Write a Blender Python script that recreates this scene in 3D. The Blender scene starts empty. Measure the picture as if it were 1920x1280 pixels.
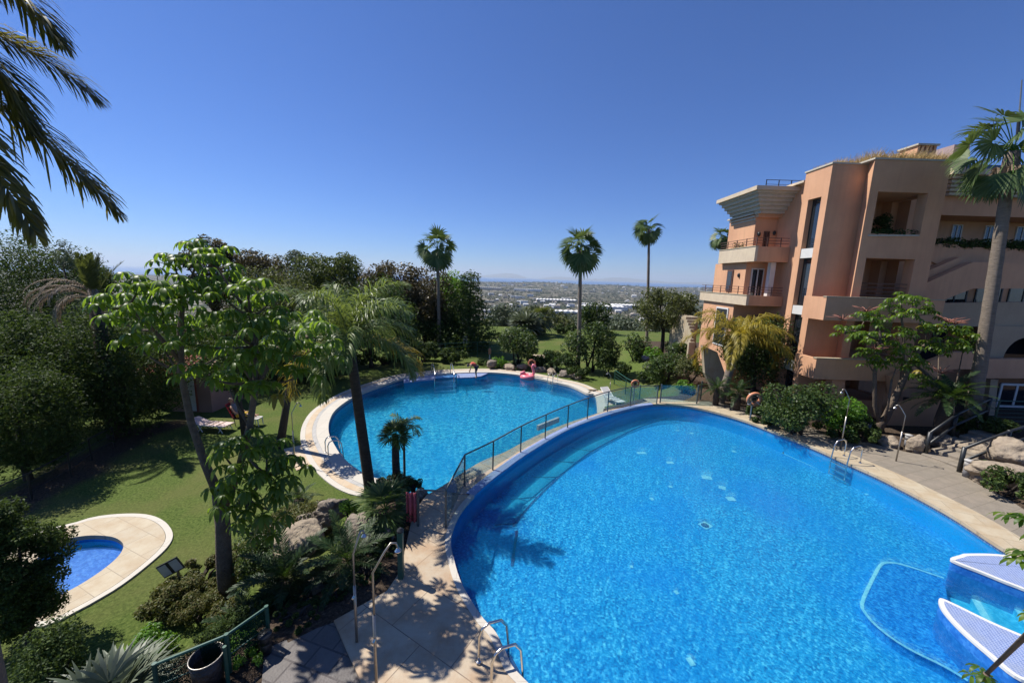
import bpy, math, random
import numpy as np
from mathutils import Vector, noise as mnoise
PI = math.pi
SC = bpy.context.scene
COL = SC.collection
# ------------------------------------------------------------------ camera model (metres, camera looks along +Y)
F_ = 720.0; CAMH = 6.8
TH = math.radians(9.55); RO = math.radians(1.8)
_fw = np.array([0, math.cos(TH), -math.sin(TH)]); _u0 = np.array([0, math.sin(TH), math.cos(TH)]); _r0 = np.array([1., 0, 0])
_R = _r0*math.cos(RO)+_u0*math.sin(RO); _U = _u0*math.cos(RO)-_r0*math.sin(RO)
O_ = np.array([0, 0, CAMH])
def ray(px, py): return _fw+_R*(px-960)/F_+_U*(640-py)/F_
def G(px, py, z=0.0):
    r = ray(px, py); return O_+r*((z-CAMH)/r[2])
def D(px, py, y):
    r = ray(px, py); return O_+r*(y/r[1])
def DX(px, py, x):
    r = ray(px, py); return O_+r*(x/r[0])
ZL = -1.2
# ------------------------------------------------------------------ tagging
def tag(o, label=None, cat=None, group=None, kind=None):
    if label: o['label'] = label
    if cat: o['category'] = cat
    if group: o['group'] = group
    if kind: o['kind'] = kind
    return o
def thing(name, label, cat, loc=(0, 0, 0), group=None, rz=0):
    o = bpy.data.objects.new(name, None); COL.objects.link(o)
    o.location = loc; o.rotation_euler = (0, 0, rz); o.empty_display_size = .2
    return tag(o, label, cat, group)
# ------------------------------------------------------------------ mesh builder (world coordinates; children get the inverse of an unrotated parent)
def mesh_obj(name, V, Fc, mat, parent=None, smooth=False):
    me = bpy.data.meshes.new(name)
    V = np.asarray(V, dtype=np.float32)
    if parent is not None:
        V = V-np.array(parent.location, dtype=np.float32)
        g = parent
        while g.parent is not None:
            g = g.parent; V = V-np.array(g.location, dtype=np.float32)
    if isinstance(Fc, np.ndarray):
        n, k = Fc.shape
        me.vertices.add(len(V)); me.vertices.foreach_set('co', V.ravel())
        me.loops.add(n*k); me.loops.foreach_set('vertex_index', Fc.ravel().astype(np.int32))
        me.polygons.add(n); me.polygons.foreach_set('loop_start', np.arange(0, n*k, k, dtype=np.int32))
        me.polygons.foreach_set('loop_total', np.full(n, k, dtype=np.int32))
        me.update(calc_edges=True)
    else:
        me.from_pydata(V.tolist(), [], Fc); me.update()
    if smooth: me.polygons.foreach_set('use_smooth', [True]*len(me.polygons))
    if mat: me.materials.append(mat)
    o = bpy.data.objects.new(name, me); COL.objects.link(o)
    if parent is not None: o.parent = parent
    return o
def duo(name, parts, mats, parent):
    """one mesh from several leaf arrays, a material each"""
    V, Q, I, b = [], [], [], 0
    for k, (v, q) in enumerate(parts): V.append(v); Q.append(q+b); I.append(np.full(len(q), k)); b += len(v)
    o = mesh_obj(name, np.concatenate(V), np.concatenate(Q), None, parent)
    for mt in mats: o.data.materials.append(mt)
    o.data.polygons.foreach_set('material_index', np.concatenate(I).astype(np.int32)); return o
class MB:
    def __init__(s): s.V = []; s.F = []
    def add(s, V, Fc):
        b = len(s.V); s.V += [tuple(map(float, v)) for v in V]; s.F += [tuple(i+b for i in f) for f in Fc]; return s
    def box(s, x0, x1, y0, y1, z0, z1):
        V = [(x, y, z) for z in (z0, z1) for y in (y0, y1) for x in (x0, x1)]
        return s.add(V, [(0, 2, 3, 1), (4, 5, 7, 6), (0, 1, 5, 4), (2, 6, 7, 3), (0, 4, 6, 2), (1, 3, 7, 5)])
    def obox(s, c, sx, sy, sz, rz=0.0, tilt=0.0):
        ca, sa = math.cos(rz), math.sin(rz); ct, st = math.cos(tilt), math.sin(tilt); V = []
        for z in (-sz/2, sz/2):
            for y in (-sy/2, sy/2):
                for x in (-sx/2, sx/2):
                    x2, z2 = x*ct-z*st, x*st+z*ct
                    V.append((c[0]+x2*ca-y*sa, c[1]+x2*sa+y*ca, c[2]+z2))
        return s.add(V, [(0, 2, 3, 1), (4, 5, 7, 6), (0, 1, 5, 4), (2, 6, 7, 3), (0, 4, 6, 2), (1, 3, 7, 5)])
    def prism(s, poly, z0, z1):
        n = len(poly); V = [(p[0], p[1], z0) for p in poly]+[(p[0], p[1], z1) for p in poly]
        return s.add(V, [tuple(range(n-1, -1, -1)), tuple(range(n, 2*n))]+[(i, (i+1) % n, n+(i+1) % n, n+i) for i in range(n)])
    def prism_y(s, poly, y0, y1):
        n = len(poly); V = [(p[0], y0, p[1]) for p in poly]+[(p[0], y1, p[1]) for p in poly]
        return s.add(V, [tuple(range(n)), tuple(range(2*n-1, n-1, -1))]+[((i+1) % n, i, n+i, n+(i+1) % n) for i in range(n)])
    def prism_x(s, poly, x0, x1):
        n = len(poly); V = [(x0, p[0], p[1]) for p in poly]+[(x1, p[0], p[1]) for p in poly]
        return s.add(V, [tuple(range(n-1, -1, -1)), tuple(range(n, 2*n))]+[(i, (i+1) % n, n+(i+1) % n, n+i) for i in range(n)])
    def tube(s, P, r, n=8, cap=True):
        P = [Vector(p) for p in P]; m = len(P); rr = r if hasattr(r, '__len__') else [r]*m
        V = []; prev = None
        for i, p in enumerate(P):
            t = (P[min(i+1, m-1)]-P[max(i-1, 0)]).normalized()
            if prev is None:
                a = t.cross(Vector((0, 0, 1))) if abs(t.z) < .95 else t.cross(Vector((1, 0, 0)))
                a.normalize()
            else:
                a = prev-t*prev.dot(t); a.normalize()
            b = t.cross(a); prev = a
            for k in range(n):
                w = 2*PI*k/n; V.append(p+(a*math.cos(w)+b*math.sin(w))*rr[i])
        Fc = [(i*n+k, i*n+(k+1) % n, (i+1)*n+(k+1) % n, (i+1)*n+k) for i in range(m-1) for k in range(n)]
        if cap: Fc += [tuple(range(n-1, -1, -1)), tuple(range((m-1)*n, m*n))]
        return s.add(V, Fc)
    def lathe(s, prof, c=(0, 0, 0), n=20):
        m = len(prof); V = [(c[0]+r*math.cos(2*PI*k/n), c[1]+r*math.sin(2*PI*k/n), c[2]+z) for r, z in prof for k in range(n)]
        Fc = [(i*n+k, i*n+(k+1) % n, (i+1)*n+(k+1) % n, (i+1)*n+k) for i in range(m-1) for k in range(n)]
        Fc += [tuple(range(n-1, -1, -1)), tuple(range((m-1)*n, m*n))]
        return s.add(V, Fc)
    def torus(s, c, R, r, axis=(0, 1, 0), n=24, k=10):
        ax = Vector(axis).normalized(); a = ax.cross(Vector((0, 0, 1)))
        if a.length < .1: a = ax.cross(Vector((1, 0, 0)))
        a.normalize(); b = ax.cross(a); V = []
        for i in range(n):
            w = 2*PI*i/n; d = a*math.cos(w)+b*math.sin(w)
            for j in range(k):
                q = 2*PI*j/k; V.append(Vector(c)+d*(R+r*math.cos(q))+ax*r*math.sin(q))
        return s.add(V, [(i*k+j, i*k+(j+1) % k, ((i+1) % n)*k+(j+1) % k, ((i+1) % n)*k+j) for i in range(n) for j in range(k)])
    def build(s, name, mat, parent=None, smooth=False, bevel=0):
        o = mesh_obj(name, s.V, s.F, mat, parent, smooth)
        if bevel:
            m = o.modifiers.new('b', 'BEVEL'); m.width = bevel; m.segments = 2; m.limit_method = 'ANGLE'
        return o
def struct(o): o['kind'] = 'structure'; return o
# ------------------------------------------------------------------ curves
def crom(pts, per=8, closed=False):
    P = [np.array(p[:2], float) for p in pts]; n = len(P); out = []
    for i in range(n if closed else n-1):
        if closed: a, b, c, d = P[(i-1) % n], P[i], P[(i+1) % n], P[(i+2) % n]
        else: a, b, c, d = P[max(i-1, 0)], P[i], P[i+1], P[min(i+2, n-1)]
        for k in range(per):
            t = k/per
            out.append(.5*((2*b)+(-a+c)*t+(2*a-5*b+4*c-d)*t*t+(-a+3*b-3*c+d)*t**3))
    if not closed: out.append(P[-1])
    return np.array(out)
def area(P): return .5*np.sum(P[:, 0]*np.roll(P[:, 1], -1)-P[:, 1]*np.roll(P[:, 0], -1))
def offs(P, d, closed=True):
    """offset to the outside of a counter-clockwise closed curve (to the right of the walking direction)"""
    if closed: T = np.roll(P, -1, 0)-np.roll(P, 1, 0)
    else:
        T = np.empty_like(P); T[1:-1] = P[2:]-P[:-2]; T[0] = P[1]-P[0]; T[-1] = P[-1]-P[-2]
    T /= np.linalg.norm(T, axis=1)[:, None]+1e-9
    return P+np.stack([T[:, 1], -T[:, 0]], 1)*d
def ribbon(mb, A, B, z0, z1, closed=True, skirt=None):
    n = len(A); V = [(p[0], p[1], z0) for p in A]+[(p[0], p[1], z1) for p in B]; m = n if closed else n-1
    Fc = [(i, n+i, n+(i+1) % n, (i+1) % n) for i in range(m)]
    if skirt is not None:
        V += [(p[0], p[1], skirt) for p in A]+[(p[0], p[1], skirt) for p in B]
        Fc += [(2*n+i, i, (i+1) % n, 2*n+(i+1) % n) for i in range(m)]
        Fc += [(n+i, 3*n+i, 3*n+(i+1) % n, n+(i+1) % n) for i in range(m)]
    mb.add(V, Fc); return mb
def inside(P, x, y):
    x = np.asarray(x); y = np.asarray(y); r = np.zeros(x.shape, bool); n = len(P)
    for i in range(n):
        x0, y0 = P[i]; x1, y1 = P[(i+1) % n]
        c = ((y0 > y) != (y1 > y)) & (x < (x1-x0)*(y-y0)/((y1-y0) if y1 != y0 else 1e-9)+x0); r ^= c
    return r
def dist(P, x, y):
    x = np.asarray(x, float); y = np.asarray(y, float); best = np.full(x.shape, 1e9); n = len(P)
    for i in range(n):
        a = P[i]; b = P[(i+1) % n]; d = b-a; L = d@d+1e-12
        t = np.clip(((x-a[0])*d[0]+(y-a[1])*d[1])/L, 0, 1)
        best = np.minimum(best, np.hypot(x-a[0]-t*d[0], y-a[1]-t*d[1]))
    return best
def GP(pts, z=0.0): return [tuple(G(px, py, z)[:2]) for px, py in pts]
# ------------------------------------------------------------------ materials
def newmat(name):
    m = bpy.data.materials.new(name); m.use_nodes = True; nt = m.node_tree; nt.nodes.clear()
    out = nt.nodes.new('ShaderNodeOutputMaterial'); return m, nt, out
def N(nt, t, **kw):
    n = nt.nodes.new(t)
    for k, v in kw.items():
        if k in n.inputs: n.inputs[k].default_value = v
        else: setattr(n, k, v)
    return n
def rgba(c): return (c[0], c[1], c[2], 1.0)
def ramp(nt, fac, stops):
    r = nt.nodes.new('ShaderNodeValToRGB'); e = r.color_ramp.elements
    while len(e) < len(stops): e.new(.5)
    for k, (p, c) in enumerate(stops): e[k].position = p; e[k].color = rgba(c)
    nt.links.new(fac, r.inputs[0]); return r.outputs[0]
def pos(nt): return nt.nodes.new('ShaderNodeNewGeometry').outputs['Position']
def mixc(nt, f, a, b, mode='MIX'):
    m = nt.nodes.new('ShaderNodeMix'); m.data_type = 'RGBA'; m.blend_type = mode
    for s, v in ((m.inputs[0], f), (m.inputs[6], a), (m.inputs[7], b)):
        if hasattr(v, 'links'): nt.links.new(v, s)
        elif hasattr(v, '__len__'): s.default_value = rgba(v)
        else: s.default_value = v
    return m.outputs[2]
def mat(name, c, c2=None, scale=3.0, rough=.7, bump=0.0, bscale=None, metal=0.0, spec=.5, detail=6, stretch=None, streak=0):
    m, nt, out = newmat(name); L = nt.links
    b = N(nt, 'ShaderNodeBsdfPrincipled'); b.inputs['Roughness'].default_value = rough; b.inputs['Metallic'].default_value = metal
    b.inputs['Specular IOR Level'].default_value = spec
    b.inputs['Base Color'].default_value = rgba(c); L.new(b.outputs[0], out.inputs[0])
    P = pos(nt)
    if stretch:
        mp = N(nt, 'ShaderNodeMapping'); mp.inputs['Scale'].default_value = stretch; L.new(P, mp.inputs[0]); P = mp.outputs[0]
    if c2:
        n = N(nt, 'ShaderNodeTexNoise'); n.inputs['Scale'].default_value = scale; n.inputs['Detail'].default_value = detail; n.inputs['Roughness'].default_value = .62
        L.new(P, n.inputs['Vector']); col = ramp(nt, n.outputs['Fac'], [(.3, c), (.7, c2)])
        if streak:
            mp = N(nt, 'ShaderNodeMapping'); mp.inputs['Scale'].default_value = (5, 5, .35); L.new(pos(nt), mp.inputs[0])
            n2 = N(nt, 'ShaderNodeTexNoise'); n2.inputs['Scale'].default_value = 1.2; n2.inputs['Detail'].default_value = 5; L.new(mp.outputs[0], n2.inputs['Vector'])
            f = ramp(nt, n2.outputs['Fac'], [(.45, (0, 0, 0)), (.75, (streak, streak, streak))]); col = mixc(nt, f, col, tuple(x*.55 for x in c))
        L.new(col, b.inputs['Base Color'])
    if bump:
        n = N(nt, 'ShaderNodeTexNoise'); n.inputs['Scale'].default_value = bscale or scale*6; n.inputs['Detail'].default_value = 8; L.new(P, n.inputs['Vector'])
        bp = N(nt, 'ShaderNodeBump'); bp.inputs['Strength'].default_value = bump; bp.inputs['Distance'].default_value = .05
        L.new(n.outputs['Fac'], bp.inputs['Height']); L.new(bp.outputs[0], b.inputs['Normal'])
    return m
def leafmat(name, cols, rough=.45, trans=.3, spec=.4, tcol=None):
    m, nt, out = newmat(name); L = nt.links
    g = nt.nodes.new('ShaderNodeNewGeometry'); n = len(cols)
    col = ramp(nt, g.outputs['Random Per Island'], [(i/max(1, n-1), c) for i, c in enumerate(cols)])
    b = N(nt, 'ShaderNodeBsdfPrincipled'); b.inputs['Roughness'].default_value = rough; b.inputs['Specular IOR Level'].default_value = spec
    L.new(col, b.inputs['Base Color'])
    t = N(nt, 'ShaderNodeBsdfTranslucent'); tc = mixc(nt, .75, col, tcol or (.16, .3, .02)); L.new(tc, t.inputs[0])
    mx = N(nt, 'ShaderNodeMixShader'); mx.inputs[0].default_value = trans
    L.new(b.outputs[0], mx.inputs[1]); L.new(t.outputs[0], mx.inputs[2]); L.new(mx.outputs[0], out.inputs[0]); return m
def slabmat(name, c, c2, mortar, bw, bh, msize=.012, scale=1.0, rough=.7, rot=0.0, stain=None, nscale=2.0, bump=.15):
    m, nt, out = newmat(name); L = nt.links
    mp = N(nt, 'ShaderNodeMapping'); mp.inputs['Rotation'].default_value = (0, 0, rot); L.new(pos(nt), mp.inputs[0])
    br = N(nt, 'ShaderNodeTexBrick'); br.inputs['Scale'].default_value = scale
    br.inputs['Mortar Size'].default_value = msize; br.inputs['Brick Width'].default_value = bw; br.inputs['Row Height'].default_value = bh
    br.inputs['Color1'].default_value = rgba(c); br.inputs['Color2'].default_value = rgba(c2); br.inputs['Mortar'].default_value = rgba(mortar)
    br.inputs['Mortar Smooth'].default_value = .3; L.new(mp.outputs[0], br.inputs[0]); col = br.outputs[0]
    n = N(nt, 'ShaderNodeTexNoise'); n.inputs['Scale'].default_value = nscale; n.inputs['Detail'].default_value = 8; n.inputs['Roughness'].default_value = .65; L.new(pos(nt), n.inputs['Vector'])
    f = ramp(nt, n.outputs['Fac'], [(.40, (0, 0, 0)), (.68, (.9, .9, .9))]); col = mixc(nt, f, col, stain or tuple(x*.6 for x in c))
    ng = N(nt, 'ShaderNodeTexNoise'); ng.inputs['Scale'].default_value = 9; ng.inputs['Detail'].default_value = 10; ng.inputs['Roughness'].default_value = .8; L.new(pos(nt), ng.inputs['Vector'])
    fg = ramp(nt, ng.outputs['Fac'], [(.56, (0, 0, 0)), (.72, (.55, .55, .55))]); col = mixc(nt, fg, col, mortar)
    b = N(nt, 'ShaderNodeBsdfPrincipled'); b.inputs['Roughness'].default_value = rough; L.new(col, b.inputs['Base Color']); L.new(b.outputs[0], out.inputs[0])
    n2 = N(nt, 'ShaderNodeTexNoise'); n2.inputs['Scale'].default_value = 25; L.new(pos(nt), n2.inputs['Vector'])
    bp = N(nt, 'ShaderNodeBump'); bp.inputs['Strength'].default_value = bump; bp.inputs['Distance'].default_value = .02
    L.new(n2.outputs['Fac'], bp.inputs['Height']); L.new(bp.outputs[0], b.inputs['Normal']); return m
def mosaic(name, stops, tile=.05, clouds=None, cscale=.5, rough=.35, mott=9.0, mmix=.5):
    """small glass tiles of mixed shades; mottle on the pool floors imitates rippled light"""
    m, nt, out = newmat(name); L = nt.links
    P = pos(nt)
    v = N(nt, 'ShaderNodeTexVoronoi'); v.inputs['Scale'].default_value = 1/tile; v.inputs['Randomness'].default_value = .35; L.new(P, v.inputs['Vector'])
    s = N(nt, 'ShaderNodeSeparateColor'); L.new(v.outputs['Color'], s.inputs[0])
    n0 = N(nt, 'ShaderNodeTexNoise'); n0.inputs['Scale'].default_value = mott; n0.inputs['Detail'].default_value = 3; n0.inputs['Distortion'].default_value = .6; L.new(P, n0.inputs['Vector'])
    r0 = N(nt, 'ShaderNodeMapRange'); r0.inputs[1].default_value = .3; r0.inputs[2].default_value = .7; L.new(n0.outputs['Fac'], r0.inputs[0])
    mm = N(nt, 'ShaderNodeMix'); mm.inputs[0].default_value = mmix; L.new(s.outputs[0], mm.inputs[2]); L.new(r0.outputs[0], mm.inputs[3])
    col = ramp(nt, mm.outputs[0], stops)
    if clouds:
        n = N(nt, 'ShaderNodeTexNoise'); n.inputs['Scale'].default_value = cscale; n.inputs['Detail'].default_value = 4; L.new(P, n.inputs['Vector'])
        f = ramp(nt, n.outputs['Fac'], [(.45, (0, 0, 0)), (.68, (.5, .5, .5))]); col = mixc(nt, f, col, clouds)
    b = N(nt, 'ShaderNodeBsdfPrincipled'); b.inputs['Roughness'].default_value = rough; L.new(col, b.inputs['Base Color']); L.new(b.outputs[0], out.inputs[0]); return m
def watermat(name, tint, bscale, bstr, refr=.25, stretch=(1, 1, 1)):
    m, nt, out = newmat(name); L = nt.links
    mp = N(nt, 'ShaderNodeMapping'); mp.inputs['Scale'].default_value = stretch; L.new(pos(nt), mp.inputs[0])
    n = N(nt, 'ShaderNodeTexNoise'); n.inputs['Scale'].default_value = bscale; n.inputs['Detail'].default_value = 3; n.inputs['Distortion'].default_value = .8; L.new(mp.outputs[0], n.inputs['Vector'])
    bp = N(nt, 'ShaderNodeBump'); bp.inputs['Strength'].default_value = 1.0; bp.inputs['Distance'].default_value = bstr; L.new(n.outputs['Fac'], bp.inputs['Height'])
    t = N(nt, 'ShaderNodeBsdfTransparent'); t.inputs[0].default_value = rgba(tint)
    rf = N(nt, 'ShaderNodeBsdfRefraction'); rf.inputs[0].default_value = rgba(tint); rf.inputs['IOR'].default_value = 1.06; rf.inputs['Roughness'].default_value = 0; bp2 = N(nt, 'ShaderNodeBump'); bp2.inputs['Strength'].default_value = 1.0; bp2.inputs['Distance'].default_value = bstr*4; L.new(n.outputs['Fac'], bp2.inputs['Height']); L.new(bp2.outputs[0], rf.inputs['Normal'])
    mr0 = N(nt, 'ShaderNodeMixShader'); mr0.inputs[0].default_value = refr; L.new(t.outputs[0], mr0.inputs[1]); L.new(rf.outputs[0], mr0.inputs[2])
    df = N(nt, 'ShaderNodeBsdfDiffuse'); df.inputs[0].default_value = (.004, .40, .95, 1)   # light scattered back by the water itself
    mr = N(nt, 'ShaderNodeMixShader'); mr.inputs[0].default_value = .06; L.new(mr0.outputs[0], mr.inputs[1]); L.new(df.outputs[0], mr.inputs[2])
    g = N(nt, 'ShaderNodeBsdfGlossy'); g.inputs['Roughness'].default_value = .03; L.new(bp.outputs[0], g.inputs['Normal'])
    fr = N(nt, 'ShaderNodeFresnel'); fr.inputs[0].default_value = 1.33; L.new(bp.outputs[0], fr.inputs['Normal'])
    mx = N(nt, 'ShaderNodeMixShader'); L.new(fr.outputs[0], mx.inputs[0]); L.new(mr.outputs[0], mx.inputs[1]); L.new(g.outputs[0], mx.inputs[2])
    L.new(mx.outputs[0], out.inputs[0]); return m
def glassmat(name, tint, spec=.5, ior=1.45):
    m, nt, out = newmat(name); L = nt.links
    t = N(nt, 'ShaderNodeBsdfTransparent'); t.inputs[0].default_value = rgba(tint)
    g = N(nt, 'ShaderNodeBsdfGlossy'); g.inputs['Roughness'].default_value = .02; lw = N(nt, 'ShaderNodeLayerWeight'); pw = N(nt, 'ShaderNodeMath'); pw.operation = 'POWER'; pw.inputs[1].default_value = 4; L.new(lw.outputs['Facing'], pw.inputs[0])
    ad = N(nt, 'ShaderNodeMath'); ad.operation = 'MULTIPLY_ADD'; ad.inputs[1].default_value = .5; ad.inputs[2].default_value = .10; L.new(pw.outputs[0], ad.inputs[0])
    mx = N(nt, 'ShaderNodeMixShader'); L.new(ad.outputs[0], mx.inputs[0]); L.new(t.outputs[0], mx.inputs[1]); L.new(g.outputs[0], mx.inputs[2]); L.new(mx.outputs[0], out.inputs[0]); return m

M = {}
M['cream'] = slabmat('travertine_coping', (.45, .385, .275), (.40, .34, .245), (.24, .20, .145), .9, .6, .010, rot=.4, stain=(.36, .27, .165), nscale=1.9)
M['white_coping'] = slabmat('pale_coping', (.52, .485, .42), (.47, .44, .38), (.33, .30, .25), 1.1, 1.1, .008, stain=(.50, .45, .38), nscale=2.5)
M['tan_slab'] = slabmat('tan_slabs', (.46, .33, .20), (.50, .38, .25), (.33, .26, .19), .6, .6, .012, stain=(.52, .44, .33))
M['grey_slab'] = slabmat('grey_slabs', (.33, .33, .31), (.39, .38, .36), (.23, .22, .2), .5, .5, .012, stain=(.43, .41, .39))
M['deck'] = slabmat('sandstone_deck', (.46, .375, .265), (.40, .33, .24), (.13, .10, .075), 1.5, 1.1, .009, rot=.55, stain=(.34, .215, .12), nscale=1.3)
M['slate'] = slabmat('slate_walkway', (.36, .30, .23), (.27, .25, .22), (.14, .12, .09), .85, .5, .018, rot=.75, stain=(.48, .33, .19), nscale=2.2, bump=.4)
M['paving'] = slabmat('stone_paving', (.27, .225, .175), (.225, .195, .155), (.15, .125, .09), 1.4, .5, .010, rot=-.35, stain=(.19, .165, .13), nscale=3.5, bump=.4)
M['dark_paving'] = slabmat('dark_stone_paving', (.16, .14, .13), (.13, .12, .11), (.06, .05, .05), .5, .4, .02, rot=.3, bump=.5)  # slabs of a dark stone by their own colour
M['floor1'] = mosaic('pool_floor_mosaic', [(.08, (.002, .085, .30)), (.36, (.006, .21, .52)), (.62, (.02, .36, .70)), (.92, (.16, .74, .95))], .05, clouds=(.006, .20, .66), cscale=.35, mott=14.0, mmix=.5)  # mixed tiles whose strong mottle also stands for rippled light
M['wall1'] = mosaic('pool_wall_mosaic', [(0, (.004, .30, .70)), (.5, (.006, .36, .78)), (1, (.012, .42, .85))], .04, mott=1.2, mmix=.4)
M['ledge'] = mosaic('pool_ledge_mosaic', [(0, (.015, .28, .52)), (.5, (.03, .42, .66)), (1, (.10, .60, .80))], .05, mott=10.0)
M['floor2'] = mosaic('second_pool_floor', [(.12, (.002, .11, .32)), (.38, (.008, .28, .56)), (.60, (.03, .48, .73)), (.88, (.30, .90, .96))], .07, clouds=(.008, .30, .70), cscale=.22, mott=5.0, mmix=.72)  # pale flecks in the tile colour imitate sparkling light on the floor
M['wall2'] = mosaic('second_pool_wall', [(0, (.003, .15, .38)), (1, (.01, .24, .52))], .06)
M['kidfloor'] = mosaic('paddling_pool_floor', [(0, (.02, .10, .48)), (.5, (.04, .17, .66)), (1, (.16, .36, .85))], .05, mott=10)
def gridmosaic(name, c, c2, grout, t=.05, stain=None):
    m, nt, out = newmat(name); L = nt.links; mp = N(nt, 'ShaderNodeMapping'); mp.inputs['Rotation'].default_value = (0, 0, .5); L.new(pos(nt), mp.inputs[0])
    br = N(nt, 'ShaderNodeTexBrick'); br.offset = 0; br.inputs['Scale'].default_value = 1; br.inputs['Brick Width'].default_value = t; br.inputs['Row Height'].default_value = t; br.inputs['Mortar Size'].default_value = t*.10
    for k, v in (('Color1', c), ('Color2', c2), ('Mortar', grout)): br.inputs[k].default_value = rgba(v)
    L.new(mp.outputs[0], br.inputs[0]); n = N(nt, 'ShaderNodeTexNoise'); n.inputs['Scale'].default_value = 2.2; n.inputs['Detail'].default_value = 7; L.new(pos(nt), n.inputs['Vector'])
    f = ramp(nt, n.outputs['Fac'], [(.45, (0, 0, 0)), (.72, (.6, .6, .6))]); col = mixc(nt, f, br.outputs[0], stain or grout)
    b = N(nt, 'ShaderNodeBsdfPrincipled'); b.inputs['Roughness'].default_value = .4; L.new(col, b.inputs['Base Color']); L.new(b.outputs[0], out.inputs[0])
    bp = N(nt, 'ShaderNodeBump'); bp.inputs['Strength'].default_value = .4; bp.inputs['Distance'].default_value = .004; L.new(br.outputs['Fac'], bp.inputs['Height']); bp.invert = True; L.new(bp.outputs[0], b.inputs['Normal']); return m
M['lav'] = gridmosaic('lavender_mosaic', (.125, .185, .40), (.17, .24, .47), (.40, .45, .58), .055, (.27, .31, .40))
M['bright_line'] = mosaic('pale_tile_line', [(0, (.14, .58, .72)), (1, (.35, .80, .86))], .05)
M['dark_line'] = mat('dark_channel', (.004, .02, .09), rough=.6)
M['water1'] = watermat('big_pool_water', (.86, .97, 1.0), 7.0, .018, .28)
M['water2'] = watermat('second_pool_water', (.80, .97, 1.0), 5.0, .035, .40, (1, .6, 1))
M['white'] = mat('white_paint', (.64, .63, .60), (.58, .57, .54), 4, .5)
M['plastic'] = mat('white_plastic', (.64, .62, .58), rough=.4)
M['stucco'] = mat('terracotta_stucco', (.65, .36, .205), (.53, .285, .165), .55, .9, bump=.35, bscale=30, streak=.22)
M['stucco2'] = mat('pale_ochre_stucco', (.44, .33, .22), (.38, .28, .185), 1.2, .9, bump=.25, bscale=40, streak=.15)
M['creamwall'] = slabmat('cream_cladding', (.58, .48, .34), (.54, .44, .31), (.40, .31, .22), .75, 3.0, .008, rot=PI/2, stain=(.49, .39, .28), nscale=2.5)
M['cornice'] = mat('grey_cornice', (.50, .46, .37), (.42, .38, .31), 3, .8, streak=.3)
M['chrome'] = mat('steel', (.62, .60, .57), rough=.22, metal=1.0)
M['dullsteel'] = mat('dull_steel', (.36, .33, .29), (.28, .26, .23), 8, .38, metal=.8)
M['glass'] = glassmat('fence_glass', (.78, .87, .86))
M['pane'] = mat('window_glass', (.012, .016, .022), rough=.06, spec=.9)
M['dark'] = mat('dark_interior', (.035, .022, .018), rough=.9)
M['black'] = mat('black_paint', (.012, .014, .015), (.02, .022, .024), 9, .42)
M['brownrail'] = mat('brown_metal', (.10, .05, .035), rough=.5)
M['green'] = mat('green_paint', (.02, .085, .06), rough=.45)
M['orange'] = mat('lifebuoy_orange', (.62, .22, .10), (.55, .25, .14), 5, .55)
M['red'] = mat('red_cloth', (.42, .035, .04), (.30, .02, .03), 12, .85)
M['pinkcloth'] = mat('faded_pink_towel', (.42, .10, .12), (.33, .06, .08), 6, .9)
M['flamingo'] = mat('pink_vinyl', (.80, .22, .27), (.76, .19, .24), 4, .35)
M['skin'] = mat('skin', (.45, .25, .16), rough=.55)
M['hair'] = mat('hair', (.03, .02, .015), rough=.6)
M['navy'] = mat('dark_swimsuit', (.012, .014, .03), rough=.7)
M['coral'] = mat('coral_top', (.60, .09, .06), rough=.8)
M['greycloth'] = mat('grey_cloth', (.22, .21, .22), rough=.9)
M['yellow'] = mat('yellow_cloth', (.55, .36, .03), rough=.85)
M['bark'] = mat('bark', (.16, .12, .085), (.08, .06, .045), 7, .95, bump=.8, bscale=22)
M['darkbark'] = mat('dark_bark', (.055, .042, .032), (.028, .021, .017), 9, .95, bump=.9, bscale=25)
M['palmbark'] = mat('palm_bark', (.26, .21, .165), (.15, .12, .09), 3.5, .95, bump=.9, bscale=9, stretch=(1, 1, 7))
M['palmdark'] = mat('dark_palm_bark', (.085, .062, .045), (.04, .03, .022), 4, .95, bump=1.0, bscale=9, stretch=(1, 1, 6))
M['rock'] = mat('boulder', (.30, .25, .20), (.10, .085, .07), 4.0, .95, bump=2.0, bscale=7)
M['rock2'] = mat('pale_boulder', (.36, .295, .215), (.19, .15, .115), 3.5, .95, bump=1.6, bscale=7)
M['tile_roof'] = mat('clay_tile', (.34, .10, .06), (.22, .07, .045), 9, .85, bump=.5, bscale=20)
M['towntan'] = mat('town_render', (.46, .40, .33), (.36, .30, .25), .05, .9)
M['townwhite'] = mat('town_white', (.62, .61, .59), rough=.9)
M['towngrey'] = mat('town_grey', (.24, .24, .25), (.19, .19, .2), .05, .9)
M['townblue'] = mat('town_blue', (.02, .09, .38), rough=.7)
M['bin'] = mat('bin_bag', (.010, .010, .012), (.03, .03, .035), 14, .35, bump=.8, bscale=18)
M['signface'] = mat('sign_face', (.55, .53, .47), (.46, .44, .39), 10, .6)
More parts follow.
